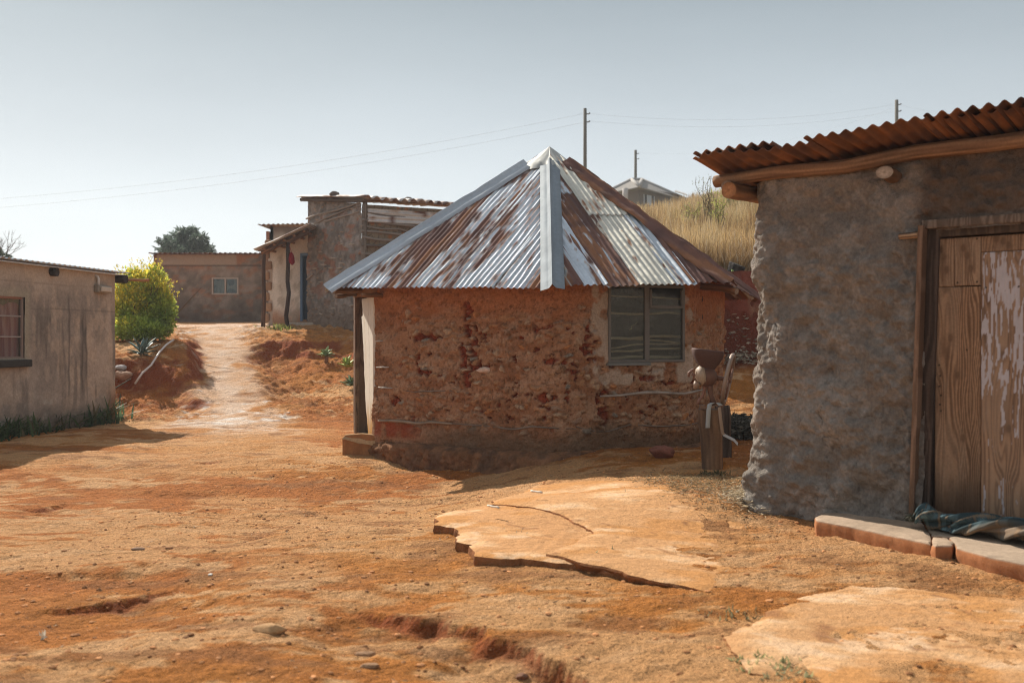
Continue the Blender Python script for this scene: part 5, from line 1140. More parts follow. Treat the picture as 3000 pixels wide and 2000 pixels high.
LA, LB = np.linalg.norm(np.array(QB[:2]) - np.array(QA[:2])), np.linalg.norm(np.array(QC[:2]) - np.array(QB[:2]))
def tstick(A, uv, nv, L, u0, z0, u1, z1, r, sd, o=.05, cl=(.30, .25, .21)):
    P = bend(tw(A, uv, nv, u0, z0, o), tw(A, uv, nv, u1, z1, o), 14, .012, sd); MB().tube(P, [r, r * 1.1, r * .6], 6, np.array(cl) * (.7 + .5 * random.random()), jit=.15).build('lath', M_wood, th_, smooth=True)
zpx = lambda py: at(0, py, 27.4)[2]
for i, (u0, p0_, u1, p1_, r) in enumerate(((.0, 628, LA, 606, .03), (-.08, 650, LA, 616, .026), (.9, 646, LA, 630, .022), (.03, 812, .36, 798, .03), (.5, 800, .8, 784, .022), (.12, 786, .42, 775, .02), (.08, 866, .5, 858, .016))): tstick(QA, uA, nA, LA, u0, zpx(p0_), u1, zpx(p1_), r, 80 + i)
for i in range(26):
    u0 = random.random() * (LA - .3); z0 = 2.0 + random.random() * 2.0; tstick(QA, uA, nA, LA, u0, z0, u0 + .08 + .2 * random.random(), z0 + .03 * random.uniform(-1, 1), .012 + .008 * random.random(), 100 + i, .06, (.42, .35, .28))
for i, (py, r) in enumerate(((640, .02), (664, .035), (680, .018), (696, .03), (713, .03), (736, .03), (760, .025), (790, .025))): tstick(QB, uB, nB, LB, -.05, zpx(py - 8), LB * (.55 + .3 * random.random()), zpx(py + 6) + .02, r * 1.15, 130 + i, .09, (.20, .165, .14))
p_ = tw(QB, uB, nB, .06, 1.5, .06); log(p_, p_ + np.array([0, 0, qb - 1.6]), .075, .065, 'corner_post', M_wood, th_, seed=91, amp=.008, ca=(.2, .16, .13), cb=(.1, .08, .065), n=12)
sil = lambda u, v: rustmix(u, v, (.50, .47, .45), .45, 1221)
# tin strip under the eave on the right face
o_ = tw(QB, uB, nB, .12, qb - .62, .10); du_ = np.array(tw(QB, uB, nB, LB, qc - .62, .10)) - o_; du_ /= np.linalg.norm(du_)
corr(o_, np.array([0, 0, 1.]), du_, np.array([*nB, 0]), .36, LB, .12, .015, lambda u, v: rustmix(v, u, (.58, .56, .55), .40, 1223), 'tin_strip', th_, dv=.15, thick=.006)
# roof: sheets sloping down to the right, corrugation ends showing along the right eave
ra = np.array(at(876, 576, 28.0)); rb = np.array(tw(QB, uB, nB, -.1, qb - .02, .35)); rc_ = np.array(tw(QB, uB, nB, LB + .1, qc - .02, .35))
eU = rc_ - rb; eL = np.linalg.norm(eU); eU /= eL; bk = ra - rb; bL = np.linalg.norm(bk); bk /= bL
corr(rb, eU, bk, np.array([0, 0, 1.]), eL, bL + .12, .29, .045, sil, 'roof', th_, dv=.15, du=10, thick=.012, wavy=.07, seed=7)
mb = MB(); mb.box(ra + np.array([0, .1, -.10]), (rb - ra) * .98, (0, .15, 0), (0, 0, .07), (.10, .075, .06)); mb.build('rafter', M_wood, th_)
for q, (px, py, Y) in enumerate(((980, 571, 27.2), (1196, 588, 27.6))): rock('roof_stone', at(px, py - 2, Y), (.14, .12, .085), (.13, .10, .085), 'dark stone weighing down the left end of the tall house roof' if q == 0 else 'dark stone lying on the eave of the tall house roof by the ridge cap', group='stones on the tall house roof', seed=60 + q)
# --- house on the hill
hy = 88.
hz = .35
hh_ = thing('hill_house', 'grey block house with pale hipped roof on the grassy hill', 'house', (12.2, hy, 13.2))
def hp(px, py, dY=0): return np.array(at(px, py - 4, hy + dY))
za_ = hp(0, 552)[2]
def blockc(u, z): 
    b = (np.abs((z * 4) % 1 - .5) > .46) | (np.abs((u * 2 + .5 * np.floor(z * 4)) % 1 - .5) > .47); return mixc(bc(u.shape, (.17, .14, .115)), (.12, .10, .085), b * .6)
A, B, C = hp(1787, 600, 3), hp(1872, 600, 0), hp(1998, 600, 5)
wallgrid(A[:2], B[:2], 12.4, za_, 'wall', hh_, blockc, None, .12, (), M_conc); wallgrid(B[:2], C[:2], 12.4, za_, 'wall', hh_, blockc, None, .12, (), M_conc)
cn = (A + C) / 2 + np.array([0, 6, 0]); mb = MB(); ap1, ap2 = hp(1850, 531, 5), hp(1880, 531, 6)
eA, eB, eC = hp(1768, 563, 2), hp(1874, 553, -1), hp(2015, 578, 5); eA[2] = eB[2] = eC[2] = hp(0, 556)[2] - .0; eC[2] -= .35; eA[2] -= .2; eD = eA + (eC - eB)
rv = [eA, eB, eC, eD, ap1, ap2]; mb.add(rv + [r - np.array([0, 0, .08]) for r in rv[:4]], [(0, 1, 4), (1, 5, 4), (1, 2, 5), (2, 3, 5), (3, 0, 4, 5), (1, 0, 6, 7), (2, 1, 7, 8), (3, 2, 8, 9), (0, 3, 9, 6), (6, 9, 8, 7)], (.25, .23, .21)); hr = mb.build('roof', M_conc, hh_)
mb = MB(); 
for p, q in ((eA, ap1), (eB, ap1), (eB, ap2), (eC, ap2), (ap1, ap2)): mb.tube([p + np.array([0, 0, .04]), q + np.array([0, 0, .04])], .16, 6, (.34, .32, .30))
mb.build('ridge_tile', M_conc, hr, smooth=True)
dBC = (C - B) / np.linalg.norm(C - B); nBC = np.array([dBC[1], -dBC[0], 0]); nBC = nBC if nBC[1] < 0 else -nBC; dBC[2] = 0; LBC = np.linalg.norm((C - B)[:2])
def hwin(t0, t1, py0, py1, name='window'):
    o = B + dBC * LBC * t0; o[2] = hp(0, py1)[2]; h = hp(0, py0)[2] - o[2]; w = LBC * (t1 - t0)
    mb = MB(); mb.box(o + nBC * .02, dBC * w, (0, 0, h), nBC * -.1, (.03, .035, .04)); wn_ = mb.build(name, M_paint, hh_)
    mb = MB()
    for q in (0, .30, .66, .96): mb.box(o + nBC * .05 + dBC * w * q, dBC * w * .05, (0, 0, h), nBC * -.1, (.6, .62, .66))
    mb.box(o + nBC * .06 + dBC * w * .34, dBC * w * .32, (0, 0, h), nBC * -.1, (.45, .5, .58)); mb.build('frame', M_paint, wn_)
hwin(.10, .34, 571, 600); hwin(.62, .76, 582, 603)
mb = MB(); o = B + dBC * LBC * .50; o[2] = 12.8; mb.box(o + nBC * .02, dBC * LBC * .12, (0, 0, hp(0, 575)[2] - 12.8), nBC * -.1, (.05, .045, .04)); mb.build('door', M_paint, hh_)
mb = MB(); mb.tube([hp(1832, 600, -.5), hp(1832, 556, -.5)], .25, 8, (.45, .42, .4)); mb.build('veranda_column', M_conc, hh_, smooth=True)
o = hp(1976, 566, 2); mb = MB(); mb.prism([o, hp(2014, 577, 3), hp(2008, 572, 6), hp(1980, 563, 5)], (0, 0, .08), (.62, .6, .58)); mb.build('porch_roof', M_conc, hh_)

# ================================================================== poles and wires
def pole(px, ytop, Y, r, label, arms=True, zb=None):
    t = np.array(at(px, ytop, Y)); b = t.copy(); b[2] = (gz(t[0], Y) if zb is None else zb) - .4
    o = thing('utility_pole', label, 'pole', tuple(b), 'power line poles'); MB().tube([b, lerp(b, t, .5), t], [r * 1.25, r * 1.1, r], 10, np.array([(.13, .12, .10)] * 3)).build('pole', M_wood, o, smooth=True)
    if arms:
        for dz in (.35, .85): 
            m = MB(); m.tube([t + np.array([0, 0, -dz]), t + np.array([r + .12, -.05, -dz]), t + np.array([r + .2, -.08, -dz + .06])], [.03, .04, .05], 7, (.10, .09, .085)); m.build('insulator', M_paint, o, smooth=True)
    return t
T1 = pole(1714, 318, 62, .105, 'tall dark pole rising behind the ridge of the many-sided hut'); T2 = pole(2627, 293, 74, .12, 'dark pole standing behind the low roof of the grey mud hut'); T3 = pole(1862, 440, 96, .13, 'slim pole rising just behind the house on the hill')
T4 = pole(2030, 568, 80, .09, 'short thin stump of a pole on the hill crest', arms=False); TL = pole(-1100, 610, 58, .11, 'pole far left outside the yard', zb=2.)
TR = pole(3300, 330, 90, .11, 'pole far right beyond the grey mud hut')
def wire(a, b, sag, r, label, k=40):
    t = np.linspace(0, 1, k)[:, None]; P = np.array(a) * (1 - t) + np.array(b) * t; P[:, 2] -= (4 * t * (1 - t))[:, 0] * sag
    o = MB().tube(P, r * .5, 5, (.5, .53, .56)).build('power_line', M_paint, None, tuple(a), True); tag(o, label, 'power line', 'power lines')
dz = lambda p, d: np.array(p) - np.array([0, 0, d])
wire(dz(T1, .3), dz(TL, .3), 1.55, .011, 'upper wire running from the pole behind the ridge to the left edge'); wire(dz(T1, .85), dz(TL, .9), 1.5, .011, 'lower wire running from the pole behind the ridge to the left edge')
wire(dz(T1, .3), dz(T2, .3), .75, .009, 'upper level wire between the two tall poles'); wire(dz(T1, .75), dz(T2, .8), .75, .009, 'lower level wire between the two tall poles')
wire(dz(T3, .2), dz(T2, .5), 1.3, .008, 'faint slanting wire from the hill house pole to the right pole'); wire(dz(T2, .3), dz(TR, .3), 1., .009, 'wire leaving the right pole towards the right edge')
wire(dz(T3, 1.2), np.array(at(1800, 545, 90)), .0, .007, 'thin stay wire slanting left from the hill house pole')

# ================================================================== plants
def crown(name, lobes, n, size, colf, seed, mat=M_leaf, parent=None, base=None, ratio=.5, up=.5, shell=.55):
    rg = np.random.default_rng(seed); P = []; D = []; vol = np.array([l[3] * l[4] * l[5] for l in lobes]); pr = vol ** .8; pr /= pr.sum()
    for l, k in zip(lobes, rg.multinomial(n, pr)):
        d = rg.normal(0, 1, (k, 3)); d /= np.linalg.norm(d, axis=1)[:, None]; r = shell + (1 - shell) * rg.random(k) ** .5; r *= 1 + .5 * (fbm(d[:, 0] * 2.2 + seed + d[:, 2] * 1.7, d[:, 1] * 2.2, 3, seed) - .5) * 1.6
        P.append(np.array(l[:3]) + d * r[:, None] * np.array(l[3:6])); D.append(d)
    P = np.concatenate(P); D = np.concatenate(D); dirs = D * .8 + rg.normal(0, .7, P.shape); dirs[:, 2] += up
    return leaves(P, 0, size * (.6 + .8 * rg.random(len(P))), colf(P, rg), name, mat, parent, base, ratio, dirs=dirs)
# yellow green bush on the bank
b0 = Vector((at(424, 985, 23.6)[0], 23.6, 0)); b0.z = gz(b0.x, b0.y); m = F / 23.6
bush = thing('leafy_bush', 'dense green bush with sunlit yellow tips on the bank beside the cement house', 'bush', tuple(b0))
def L_(px, py, rx, ry, rz=None, dy=0): p = at(px, py, 23.6 + dy); return (p[0], p[1], p[2], rx / m, (rz or rx) / m, ry / m)
lob = [L_(400, 900, 62, 70), L_(462, 910, 45, 66), L_(415, 845, 55, 52), L_(455, 835, 36, 46), L_(370, 870, 40, 70), L_(360, 930, 45, 50), L_(430, 950, 62, 38), L_(395, 815, 26, 26), L_(478, 880, 26, 36), L_(445, 800, 18, 22), L_(405, 960, 70, 30, dy=-.4), L_(365, 958, 36, 36), L_(478, 948, 30, 44), L_(440, 968, 52, 24, dy=-.3), L_(480, 910, 28, 40), L_(350, 940, 26, 50)]
def bcol(P, rg):
    k = S(-.2, .7, (P[:, 2] - b0.z - .6) * .9 - (P[:, 0] - b0.x) * .6 + (fbm(P[:, 0] * 3, P[:, 2] * 3, 3, 1301) - .5) * 1.5); c = mixc(bc((len(P),), (.20, .32, .065)), (.52, .60, .11), fbm(P[:, 0] * 5, P[:, 2] * 5 + P[:, 1], 3, 1303)); c = mixc(c, (.82, .68, .10), k * S(.1, .6, rg.random(len(P))))  # yellower towards the upper left, backlight put into the leaf colour
    return c * (.6 + .8 * rg.random((len(P), 1)))
crown('foliage', lob, 19000, .085, bcol, 5, parent=bush, ratio=.48, shell=.45)
sp = []
for i in range(60):
    l = lob[R.integers(0, 11)]; a = R.random() * 6.28; q = np.array([l[0] + math.cos(a) * l[3] * .95, l[1] + R.normal(0, .2), l[2] + abs(math.sin(a)) * l[5]]); d = np.array([math.cos(a) * .5, 0, .7 + .4 * R.random()]); 
    for k in range(10): sp.append(q + d * k * .028 + R.normal(0, .018, 3))
sp = np.array(sp); leaves(sp, .6, .06, np.array((.72, .60, .08)) * (.5 + .7 * R.random((len(sp), 1))), 'foliage', M_leaf, bush, ratio=.45)
mb = MB()
for i in range(7): mb.tube(bend(b0 + Vector((R.normal(0, .08), 0, -.05)), b0 + Vector((R.normal(0, .45), R.normal(0, .3), 1.3)), 8, .03, i), [.03, .008], 6, (.14, .09, .06))
mb.build('stem', M_wood, bush, smooth=True)
# wilted tuft beside it
def weed(px, py, n, h, label, colr, lean=.5, sp=.12, name='weed', Y=None, group='weeds', wid=.012):
    p = gpt(px, py); pos = np.array(p) + np.stack([R.normal(0, sp, n), R.normal(0, sp * .7, n), np.zeros(n)], 1); pos[:, 2] = ground_z(pos[:, 0], pos[:, 1]) - .01
    o = blades(pos, h * (.4 + .8 * R.random(n)), wid, lean, np.array(colr) * (.6 + .8 * R.random((n, 1))), name, M_leaf, None, tuple(p)); return tag(o, label, 'weed', group)
weed(385, 975, 260, .55, 'wilted straw coloured tuft between the bush and the spiky aloe', (.28, .22, .11), .55, .14)
def succulent(name, p, n, L, w, colr, label, cat, seed, tilt=(25, 80), curve=.3, tip=(.3, .2, .1), edge=None):
    rg = np.random.default_rng(seed); o = thing(name, label, cat, tuple(p)); V = []; Fc = []; C = []; k = 9
    for i in range(n):
        az = i * 2.399 + rg.normal(0, .15); el = math.radians(np.interp(i / n, [0, 1], tilt) + rg.normal(0, 6)); l = L * (.75 + .4 * rg.random()); d = np.array([math.cos(az), math.sin(az), 0]); s = np.array([-math.sin(az), math.cos(az), 0])
        e = el; q = np.array(tuple(p)) + np.array([0, 0, .02 + .03 * rg.random()]); col = np.array(colr) * (.75 + .5 * rg.random())
        for j in range(k):
            t = j / (k - 1); wd = w * np.interp(t, [0, .12, .45, .8, 1], [.7, .85, 1, .6, .04]) * .5; up = np.cross(s, d * math.cos(e) + np.array([0, 0, math.sin(e)])); up = up * (-1 if up[2] < 0 else 1)
            V += [q - s * wd + up * wd * .45, q - up * wd * .12, q + s * wd + up * wd * .45, q - up * wd * .32]; ec = mixc(col, edge, 1.) if edge is not None else col * 1.15
            cc = lerp(col, tip, max(0, (t - .9) * 8)); C += [ec, cc, ec, cc * .8]
            q = q + (d * math.cos(e) + np.array([0, 0, math.sin(e)])) * l / (k - 1); e -= curve / (k - 1) * (1 if e > .2 else .4)
        b = len(V) - 4 * k
        for j in range(k - 1):
            for a_, b_ in ((0, 1), (1, 2), (2, 3), (3, 0)): Fc.append((b + j * 4 + a_, b + j * 4 + b_, b + j * 4 + 4 + b_, b + j * 4 + 4 + a_))
    link('leaf_rosette', V, Fc, M_succ, o, None, True, np.array(C)); return o
p = gpt(415, 1040); succulent('aloe', p, 20, .42, .085, (.13, .19, .17), 'grey green spiky aloe on the bank below the bush', 'aloe', 3, (-5, 80), .25)
p = gpt(955, 1062); o = succulent('succulent', p + Vector((0, 0, .12)), 22, .24, .10, (.30, .40, .20), 'pale rosette succulent with a short stem on the sunny bank', 'succulent', 5, (0, 80), .35)
MB().tube([np.array(p) - np.array([0, 0, .05]), np.array(p) + np.array([.02, 0, .15])], [.05, .045], 9, (.24, .13, .07)).build('stem', M_wood, o, smooth=True)
p = gpt(1020, 1108); p = p + Vector((-.02, 0, .0)); succulent('succulent', p + Vector((0, 0, .22)), 16, .27, .085, (.36, .44, .10), 'yellow green leafy rosette beside the hut doorway, upper of two', 'succulent', 7, (10, 85), .3, (.4, .4, .1))
p = gpt(1028, 1140); succulent('succulent', p + Vector((0, 0, .05)), 16, .24, .085, (.14, .22, .12), 'dark green rosette low beside the hut doorway, under the yellow one', 'succulent', 9, (0, 75), .3)
weed(735, 938, 200, .25, 'dark green weeds against the long mud house wall', (.07, .14, .06), .9, .35, wid=.05); weed(700, 939, 120, .18, 'low scattered weeds left of the dark green ones at the long house', (.08, .13, .06), .9, .4, wid=.05)
weed(815, 962, 120, .16, 'small yellow green weeds between the two porch poles', (.2, .22, .06), .8, .2, wid=.03)
# trees behind
def tree(name, px, ytop, ybase, Y, label, lobes, n, size, colr, seed, trunk_r=.12):
    z0 = gz(at(px, 900, Y)[0], Y); b = np.array([at(px, 900, Y)[0], Y, z0 - .2]); o = thing(name, label, 'tree', tuple(b)); mm = F / Y
    lb_ = [(*at(x, y, Y + dy), rx / mm, rx / mm, ry / mm) for x, y, rx, ry, dy in lobes]
    mb = MB(); top = np.array(at(px, ytop + 25, Y)); mb.tube(bend(b, top, 12, .015, seed), [trunk_r, trunk_r * .7, .03], 8, (.12, .09, .07)); tr = mb.build('trunk', M_wood, o, smooth=True)
    mb = MB()
    for l in lb_: mb.tube(bend(lerp(b, top, .45 + .3 * random.random()), l[:3], 8, .05, int(l[0] * 99) % 97), [trunk_r * .5, .015], 6, (.12, .09, .07))
    mb.build('limb', M_wood, o, smooth=True)
    crown('crown', lb_, n, size, lambda P, rg: np.array(colr) * (.5 + 1.0 * rg.random((len(P), 1))), seed, parent=o, ratio=.3, up=-.5, shell=.2); return o
tree('leafy_tree', 545, 668, 940, 62, 'grey green drooping tree above the roof of the long mud house', [(550, 690, 30, 24, 0), (510, 700, 24, 18, 1), (585, 705, 26, 20, -1), (480, 705, 18, 10, 0), (540, 720, 50, 22, 0), (605, 730, 22, 12, 0), (500, 730, 34, 14, 1), (560, 735, 40, 14, -1), (530, 678, 12, 12, 0), (566, 674, 11, 9, 0)], 5200, .26, (.085, .12, .09), 12, .16)
def bare(px, ytop, Y, label, seed, spread=1.):
    rg = np.random.default_rng(seed); b = np.array([at(px, 900, Y)[0], Y, gz(at(px, 900, Y)[0], Y) - .2]); o = thing('bare_tree', label, 'tree', tuple(b)); top = at(px, ytop, Y)[2]; mb = MB(); tw_ = MB()
    def grow(p, d, l, r, lv):
        q = p + d * l; mid = (p + q) / 2 + rg.normal(0, l * .05, 3); (mb if lv < 3 else tw_).tube([p, mid, q], [r, r * .85, r * .65], 5 if lv < 3 else 3, np.array((.13, .11, .10)), cap=False)
        if lv >= 6: return
        for _ in range(2 if rg.random() < .6 else 3):
            e = d + rg.normal(0, .38 * spread, 3); e[2] += .22; e /= np.linalg.norm(e); grow(q, e, l * (.66 + .2 * rg.random()), r * .6, lv + 1)
    H = top - b[2]; mb.tube([b, b + np.array([0, 0, H * .3])], [.16, .12], 7, (.13, .11, .1)); grow(b + np.array([0, 0, H * .3]), np.array([.04, 0, 1.]), H * .2, .10, 0)
    mb.build('trunk', M_wood, o, smooth=True); tw_.build('crown', M_wood, o)
bare(46, 668, 40, 'bare winter tree with fine twigs above the cement house roof', 4); bare(-30, 690, 42, 'second bare tree at the left edge behind the cement house', 8)
tree('dark_shrub', 8, 740, 900, 36, 'dark green shrub top at the left edge above the cement house roof', [(6, 752, 22, 8, 0), (-20, 740, 20, 14, 0)], 500, .16, (.05, .07, .045), 14, .06)
# dry grass on the hill
n = 62000; Y = 17.9 + 52 * R.random(n * 3) ** 1.8; k = (1750 - CX) / F + (.27 - (1750 - CX) / F) * R.random(n * 3); X = k * Y; ok = (X > 1.6); X, Y = X[ok][:n], Y[ok][:n]
Y2 = 17.9 + 62 * R.random(170000) ** 1.5; X2 = (.02 + .53 * R.random(170000)) * Y2; ok = X2 > 1.6; X, Y = np.concatenate([X, X2[ok]]), np.concatenate([Y, Y2[ok]]); n = len(X)
cl = fbm(X * .8, Y * .8, 3, 1401); keep_ = R.random(n) < .35 + 1.1 * S(.35, .6, cl); X, Y, cl = X[keep_], Y[keep_], cl[keep_]; n = len(X)
pos = np.stack([X, Y, ground_z(X, Y) - .03], 1); g = R.random((n, 1))
cc = np.array((.32, .215, .095)) + g * np.array((.44, .32, .16)); cc = cc * (.7 + .6 * fbm(X * 1.4, Y * .6, 3, 1403))[:, None]; cc = np.where(R.random((n, 1)) < .10, np.array((.68, .58, .42)), cc); gm = .6 * (S(.58, .7, fbm(X * .5, Y * .4, 3, 1405)) * S(24, 32, Y)); cc = mixc(cc, (.36, .36, .12), gm * R.random(n) * .9)
cl2 = fbm(X * 1.3, Y * .7, 4, 1409); cc = mixc(cc, cc * np.array((.55, .5, .5)), S(.5, .62, cl2) * .8); cc = mixc(cc, np.array((.66, .53, .32)) * (.7 + .5 * g), (1 - S(.38, .5, cl2)) * .45)
hg = (.25 + .75 * R.random(n) ** 1.6) * (.25 + .75 * S(.3, .65, cl)) * np.interp(Y, [18, 24, 70], [1.05, 1., 1.25])
o = blades(pos, hg, np.interp(Y, [18, 70], [.013, .035]) * (.6 + .8 * R.random(n)), .33, cc, 'dry_grass', M_straw, None, (4, 18, 2.5)); tag(o, 'tall dry golden grass covering the hillside', 'grass', None, 'stuff')
def shrub(px, py, Y, n, r, h, label, colr, size, seed, upw=1.4):
    x = at(px, py, Y)[0]; z0 = gz(x, Y); o = thing('hill_shrub', label, 'shrub', (x, Y, z0), 'shrubs on the hill'); rg = np.random.default_rng(seed); mb = MB(); P = []
    for i in range(11):
        a = rg.random() * 6.28; q = np.array([x + math.cos(a) * r * rg.random(), Y + math.sin(a) * r * rg.random(), z0 + h * (.6 + .5 * rg.random())]); pts = bend((x, Y, z0 - .05), q, 8, .05, seed + i); mb.tube(pts, [.018, .006], 5, (.15, .11, .07))
        for t in np.linspace(.3, 1, n // 11): 
            w = np.array([np.interp(t, np.linspace(0, 1, 8), pts[:, j]) for j in range(3)]); P.append(w + rg.normal(0, .05 * h, 3))
    mb.build('stem', M_wood, o, smooth=True); P = np.array(P); leaves(P, upw, size * (.6 + .8 * rg.random(len(P))), np.array(colr) * (.6 + .8 * rg.random((len(P), 1))), 'foliage', M_leaf, o, ratio=.4)
shrub(2080, 600, 34, 260, .5, 1.7, 'thin open shrub standing highest on the hill crest', (.20, .20, .10), .07, 1); shrub(2105, 640, 30, 420, .5, 1.2, 'yellow green weed clump below the thin hill shrub', (.36, .36, .10), .08, 2); shrub(2150, 600, 38, 500, .8, 1.4, 'pale green weeds beside the grey hut beam end on the hill', (.30, .33, .12), .1, 3); shrub(2020, 640, 32, 360, .5, .9, 'low yellow weed clump left of the thin hill shrub', (.38, .36, .12), .08, 4)
p = Vector((at(2148, 800, 17.9)[0], 17.9, gz(at(2148, 800, 17.9)[0], 17.9))); q = log(p + Vector((-.12, 0, -.1)), p + Vector((.06, -.05, .30)), .10, .14, 'dead_stump', M_wood, None, tuple(p), n=16, k=14, rough=.35, ca=(.05, .04, .035), cb=(.03, .025, .022), cend=(.05, .04, .03), seed=51); tag(q, 'blackened stump on top of the red bank beside the grey hut', 'stump')
p = Vector((at(2150, 812, 17.5)[0], 17.5, 0)); p.z = at(2150, 816, 17.5)[2]; succulent('succulent', p, 9, .17, .06, (.3, .42, .16), 'small green rosette on the red bank beneath the black stump', 'succulent', 31, (0, 60), .3)
MB().tube([np.array(p) - np.array([0, -.3, .1]), np.array(p)], [.03, .02], 6, (.2, .12, .07)).build('stem', M_wood, bpy.data.objects[[o.name for o in bpy.data.objects if o.get('label', '').startswith('small green rosette on the red')][0]], smooth=True)

# ================================================================== small things on the ground
a, b = gpt(508, 1008), gpt(398, 1140); P = [np.array(gpt(x, y)) + np.array([0, -.05, .06]) for x, y in ((510, 1006), (490, 1018), (470, 1042), (445, 1078), (420, 1110), (398, 1140))]
tag(MB().tube(P, .022, 8, (.62, .55, .50), jit=.05).build('white_pipe', M_paint, None, tuple(P[2]), True), 'pale crooked pipe leaning down the eroded bank beside the aloe', 'pipe')
for i, (px, py, s, c_, lab) in enumerate(((362, 1112, (.20, .15, .11), (.36, .22, .15), 'flat pale stone at the foot of the bank behind the cement house'), (352, 1086, (.14, .1, .07), (.42, .38, .36), 'small whitish stone above the flat one by the cement house'),
        (790, 1850, (.07, .045, .026), (.42, .24, .11), 'flat orange stone alone in the left foreground'), (405, 1610, (.05, .03, .012), (.22, .13, .08), 'thin dark flake lying left of the middle foreground'), (616, 1685, (.013, .012, .008), (.7, .66, .58), 'tiny white pebble at the end of the left ledge'),
        (1070, 1920, (.05, .03, .014), (.30, .17, .09), 'dark flat stone at the bottom of the foreground, upper of two'), (1085, 1955, (.045, .025, .012), (.30, .17, .09), 'dark flat stone at the bottom edge, lower of two'), (1530, 1990, (.03, .02, .015), (.2, .1, .06), 'dark lump at the bottom edge beside the red ledge'))):
    p = gpt(px, py); rock('stone', p + Vector((0, 0, s[2] * .4)), s, c_, lab, group='loose stones', seed=20 + i)
def twig(px, py, px2, py2, z, r, label, colr=(.66, .58, .48)):
    A, B = np.array([*flat_pt(px, py, z), z]), np.array([*flat_pt(px2, py2, z), z]); tag(MB().tube(bend(A, B, 6, .01, px), r, 6, colr).build('stick', M_wood, None, tuple(A), True), label, 'stick', 'sticks on the slab')
twig(1429, 1480, 1462, 1487, .12, .008, 'pale stick on the lower left part of the cracked slab'); twig(1556, 1437, 1588, 1442, .14, .009, 'pale stick on the back part of the cracked slab')
p = gpt(126, 1873); tag(leaves(np.array(p) + R.normal(0, .006, (9, 3)) + np.array([0, 0, .01]), .2, .035, bc((9,), (.62, .58, .48)), 'litter', M_straw, None, tuple(p), ratio=.5), 'scrap of white litter at the lower left', 'litter')
for px, py, n, h, c_, lab in ((1497, 1583, 420, .055, (.30, .33, .26), 'pale grey green weed tuft under the slab edge'), (1700, 1612, 40, .04, (.2, .22, .12), 'tiny weed at the middle of the slab edge'), (2250, 1950, 150, .03, (.36, .36, .18), 'pale weed patch below the corner slab'), (2320, 1975, 80, .025, (.34, .34, .2), 'weed dots at the bottom edge under the corner slab'), (1655, 1330, 120, .06, (.06, .09, .04), 'green weeds at the foot of the hut wall left of the boulder'), (2085, 1392, 120, .05, (.15, .13, .07), 'dry weed ring round the mill post'), (2150, 1800, 60, .03, (.25, .22, .12), 'dry weed tuft above the corner slab'), (1762, 1630, 14, .07, (.35, .33, .2), 'single pale grass blade at the slab edge')):
    p = gpt(px, py); pos = np.array(p) + np.stack([R.normal(0, .07, n), R.normal(0, .05, n), np.zeros(n)], 1); pos[:, 2] = ground_z(pos[:, 0], pos[:, 1]) - .005
    tag(leaves(pos, .9, h * (.5 + R.random(n)), np.array(c_) * (.5 + .9 * R.random((n, 1))), 'weed', M_leaf, None, tuple(p), ratio=.3), lab, 'weed', 'weeds')
def scatter(name, pix, sx, sy, n, L, colr, label, ratio=.12, upw=.15, mat=None, zup=.012):
    P = []
    for px, py in pix:
        p = gpt(px, py); P.append(np.stack([p[0] + R.normal(0, sx, n), p[1] + R.normal(0, sy, n)], 1))
    P = np.concatenate(P); z = ground_z(P[:, 0], P[:, 1]) + zup * R.random(len(P)); d = R.normal(0, 1, (len(P), 3)); d[:, 2] *= .18
    return tag(leaves(np.column_stack([P, z]), upw, L * (.4 + R.random(len(P))), np.array(colr) * (.5 + .9 * R.random((len(P), 1))), name, mat or M_straw, None, (P[0][0], P[0][1], z[0]), ratio=ratio, dirs=d), label, 'litter', None, 'stuff')
scatter('straw', [(2080, 1400), (2000, 1415), (2150, 1425), (2190, 1445)], .28, .35, 1500, .045, (.30, .22, .12), 'trodden straw round the mill post and hut corner')
scatter('straw_pile', [(2195, 1455), (2180, 1465)], .07, .10, 500, .07, (.52, .42, .28), 'small heap of pale straw at the grey hut corner', zup=.05)
scatter('leaf_rubble', [(2165, 1265), (2185, 1285), (2145, 1275)], .22, .16, 800, .075, (.13, .12, .095), 'dark heap of dead leaves and rubble behind the stump', .5, zup=.22)
scatter('rubble', [(2190, 1050), (2160, 1062)], .25, .12, 160, .10, (.42, .36, .27), 'pale dry rubbish at the foot of the red bank', .35, zup=.15)
X = R.uniform(-3., 3., 420); Y = 3.4 + 8 * R.random(420) ** 1.2; d = R.normal(0, 1, (420, 3)); d[:, 2] *= .12
tag(leaves(np.column_stack([X, Y, ground_z(X, Y) + .006]), 0, .02 + .045 * R.random(420), np.array((.40, .27, .15)) * (.4 + 1.1 * R.random((420, 1))), 'dry_litter', M_straw, None, (0, 6, 0), ratio=.16, dirs=d), 'bits of dry grass and twig scattered over the yard', 'litter', None, 'stuff')
gr_n = 14000; X = R.uniform(-3.2, 3.2, gr_n); Y = 3.3 + 8.5 * R.random(gr_n) ** 1.3; k = np.abs(X / Y) < .56; X, Y = X[k], Y[k]; Z = ground_z(X, Y); n = len(X)
q = ICO_V[[0, 1, 2, 3, 4, 5, 6, 7, 8, 9, 10, 11]]; from_ = bmesh.new(); bmesh.ops.create_icosphere(from_, subdivisions=1, radius=1.); qv = np.array([v.co[:] for v in from_.verts]); qf = np.array([[v.index for v in f.verts] for f in from_.faces]); from_.free()
r_ = (.002 + .016 * R.random(n) ** 6)[:, None, None] * (1 + .5 * (R.random((n, len(qv), 1)) - .5)) * np.array([1, 1, .6]) ; V = np.stack([X, Y, Z], 1)[:, None] + qv[None] * r_
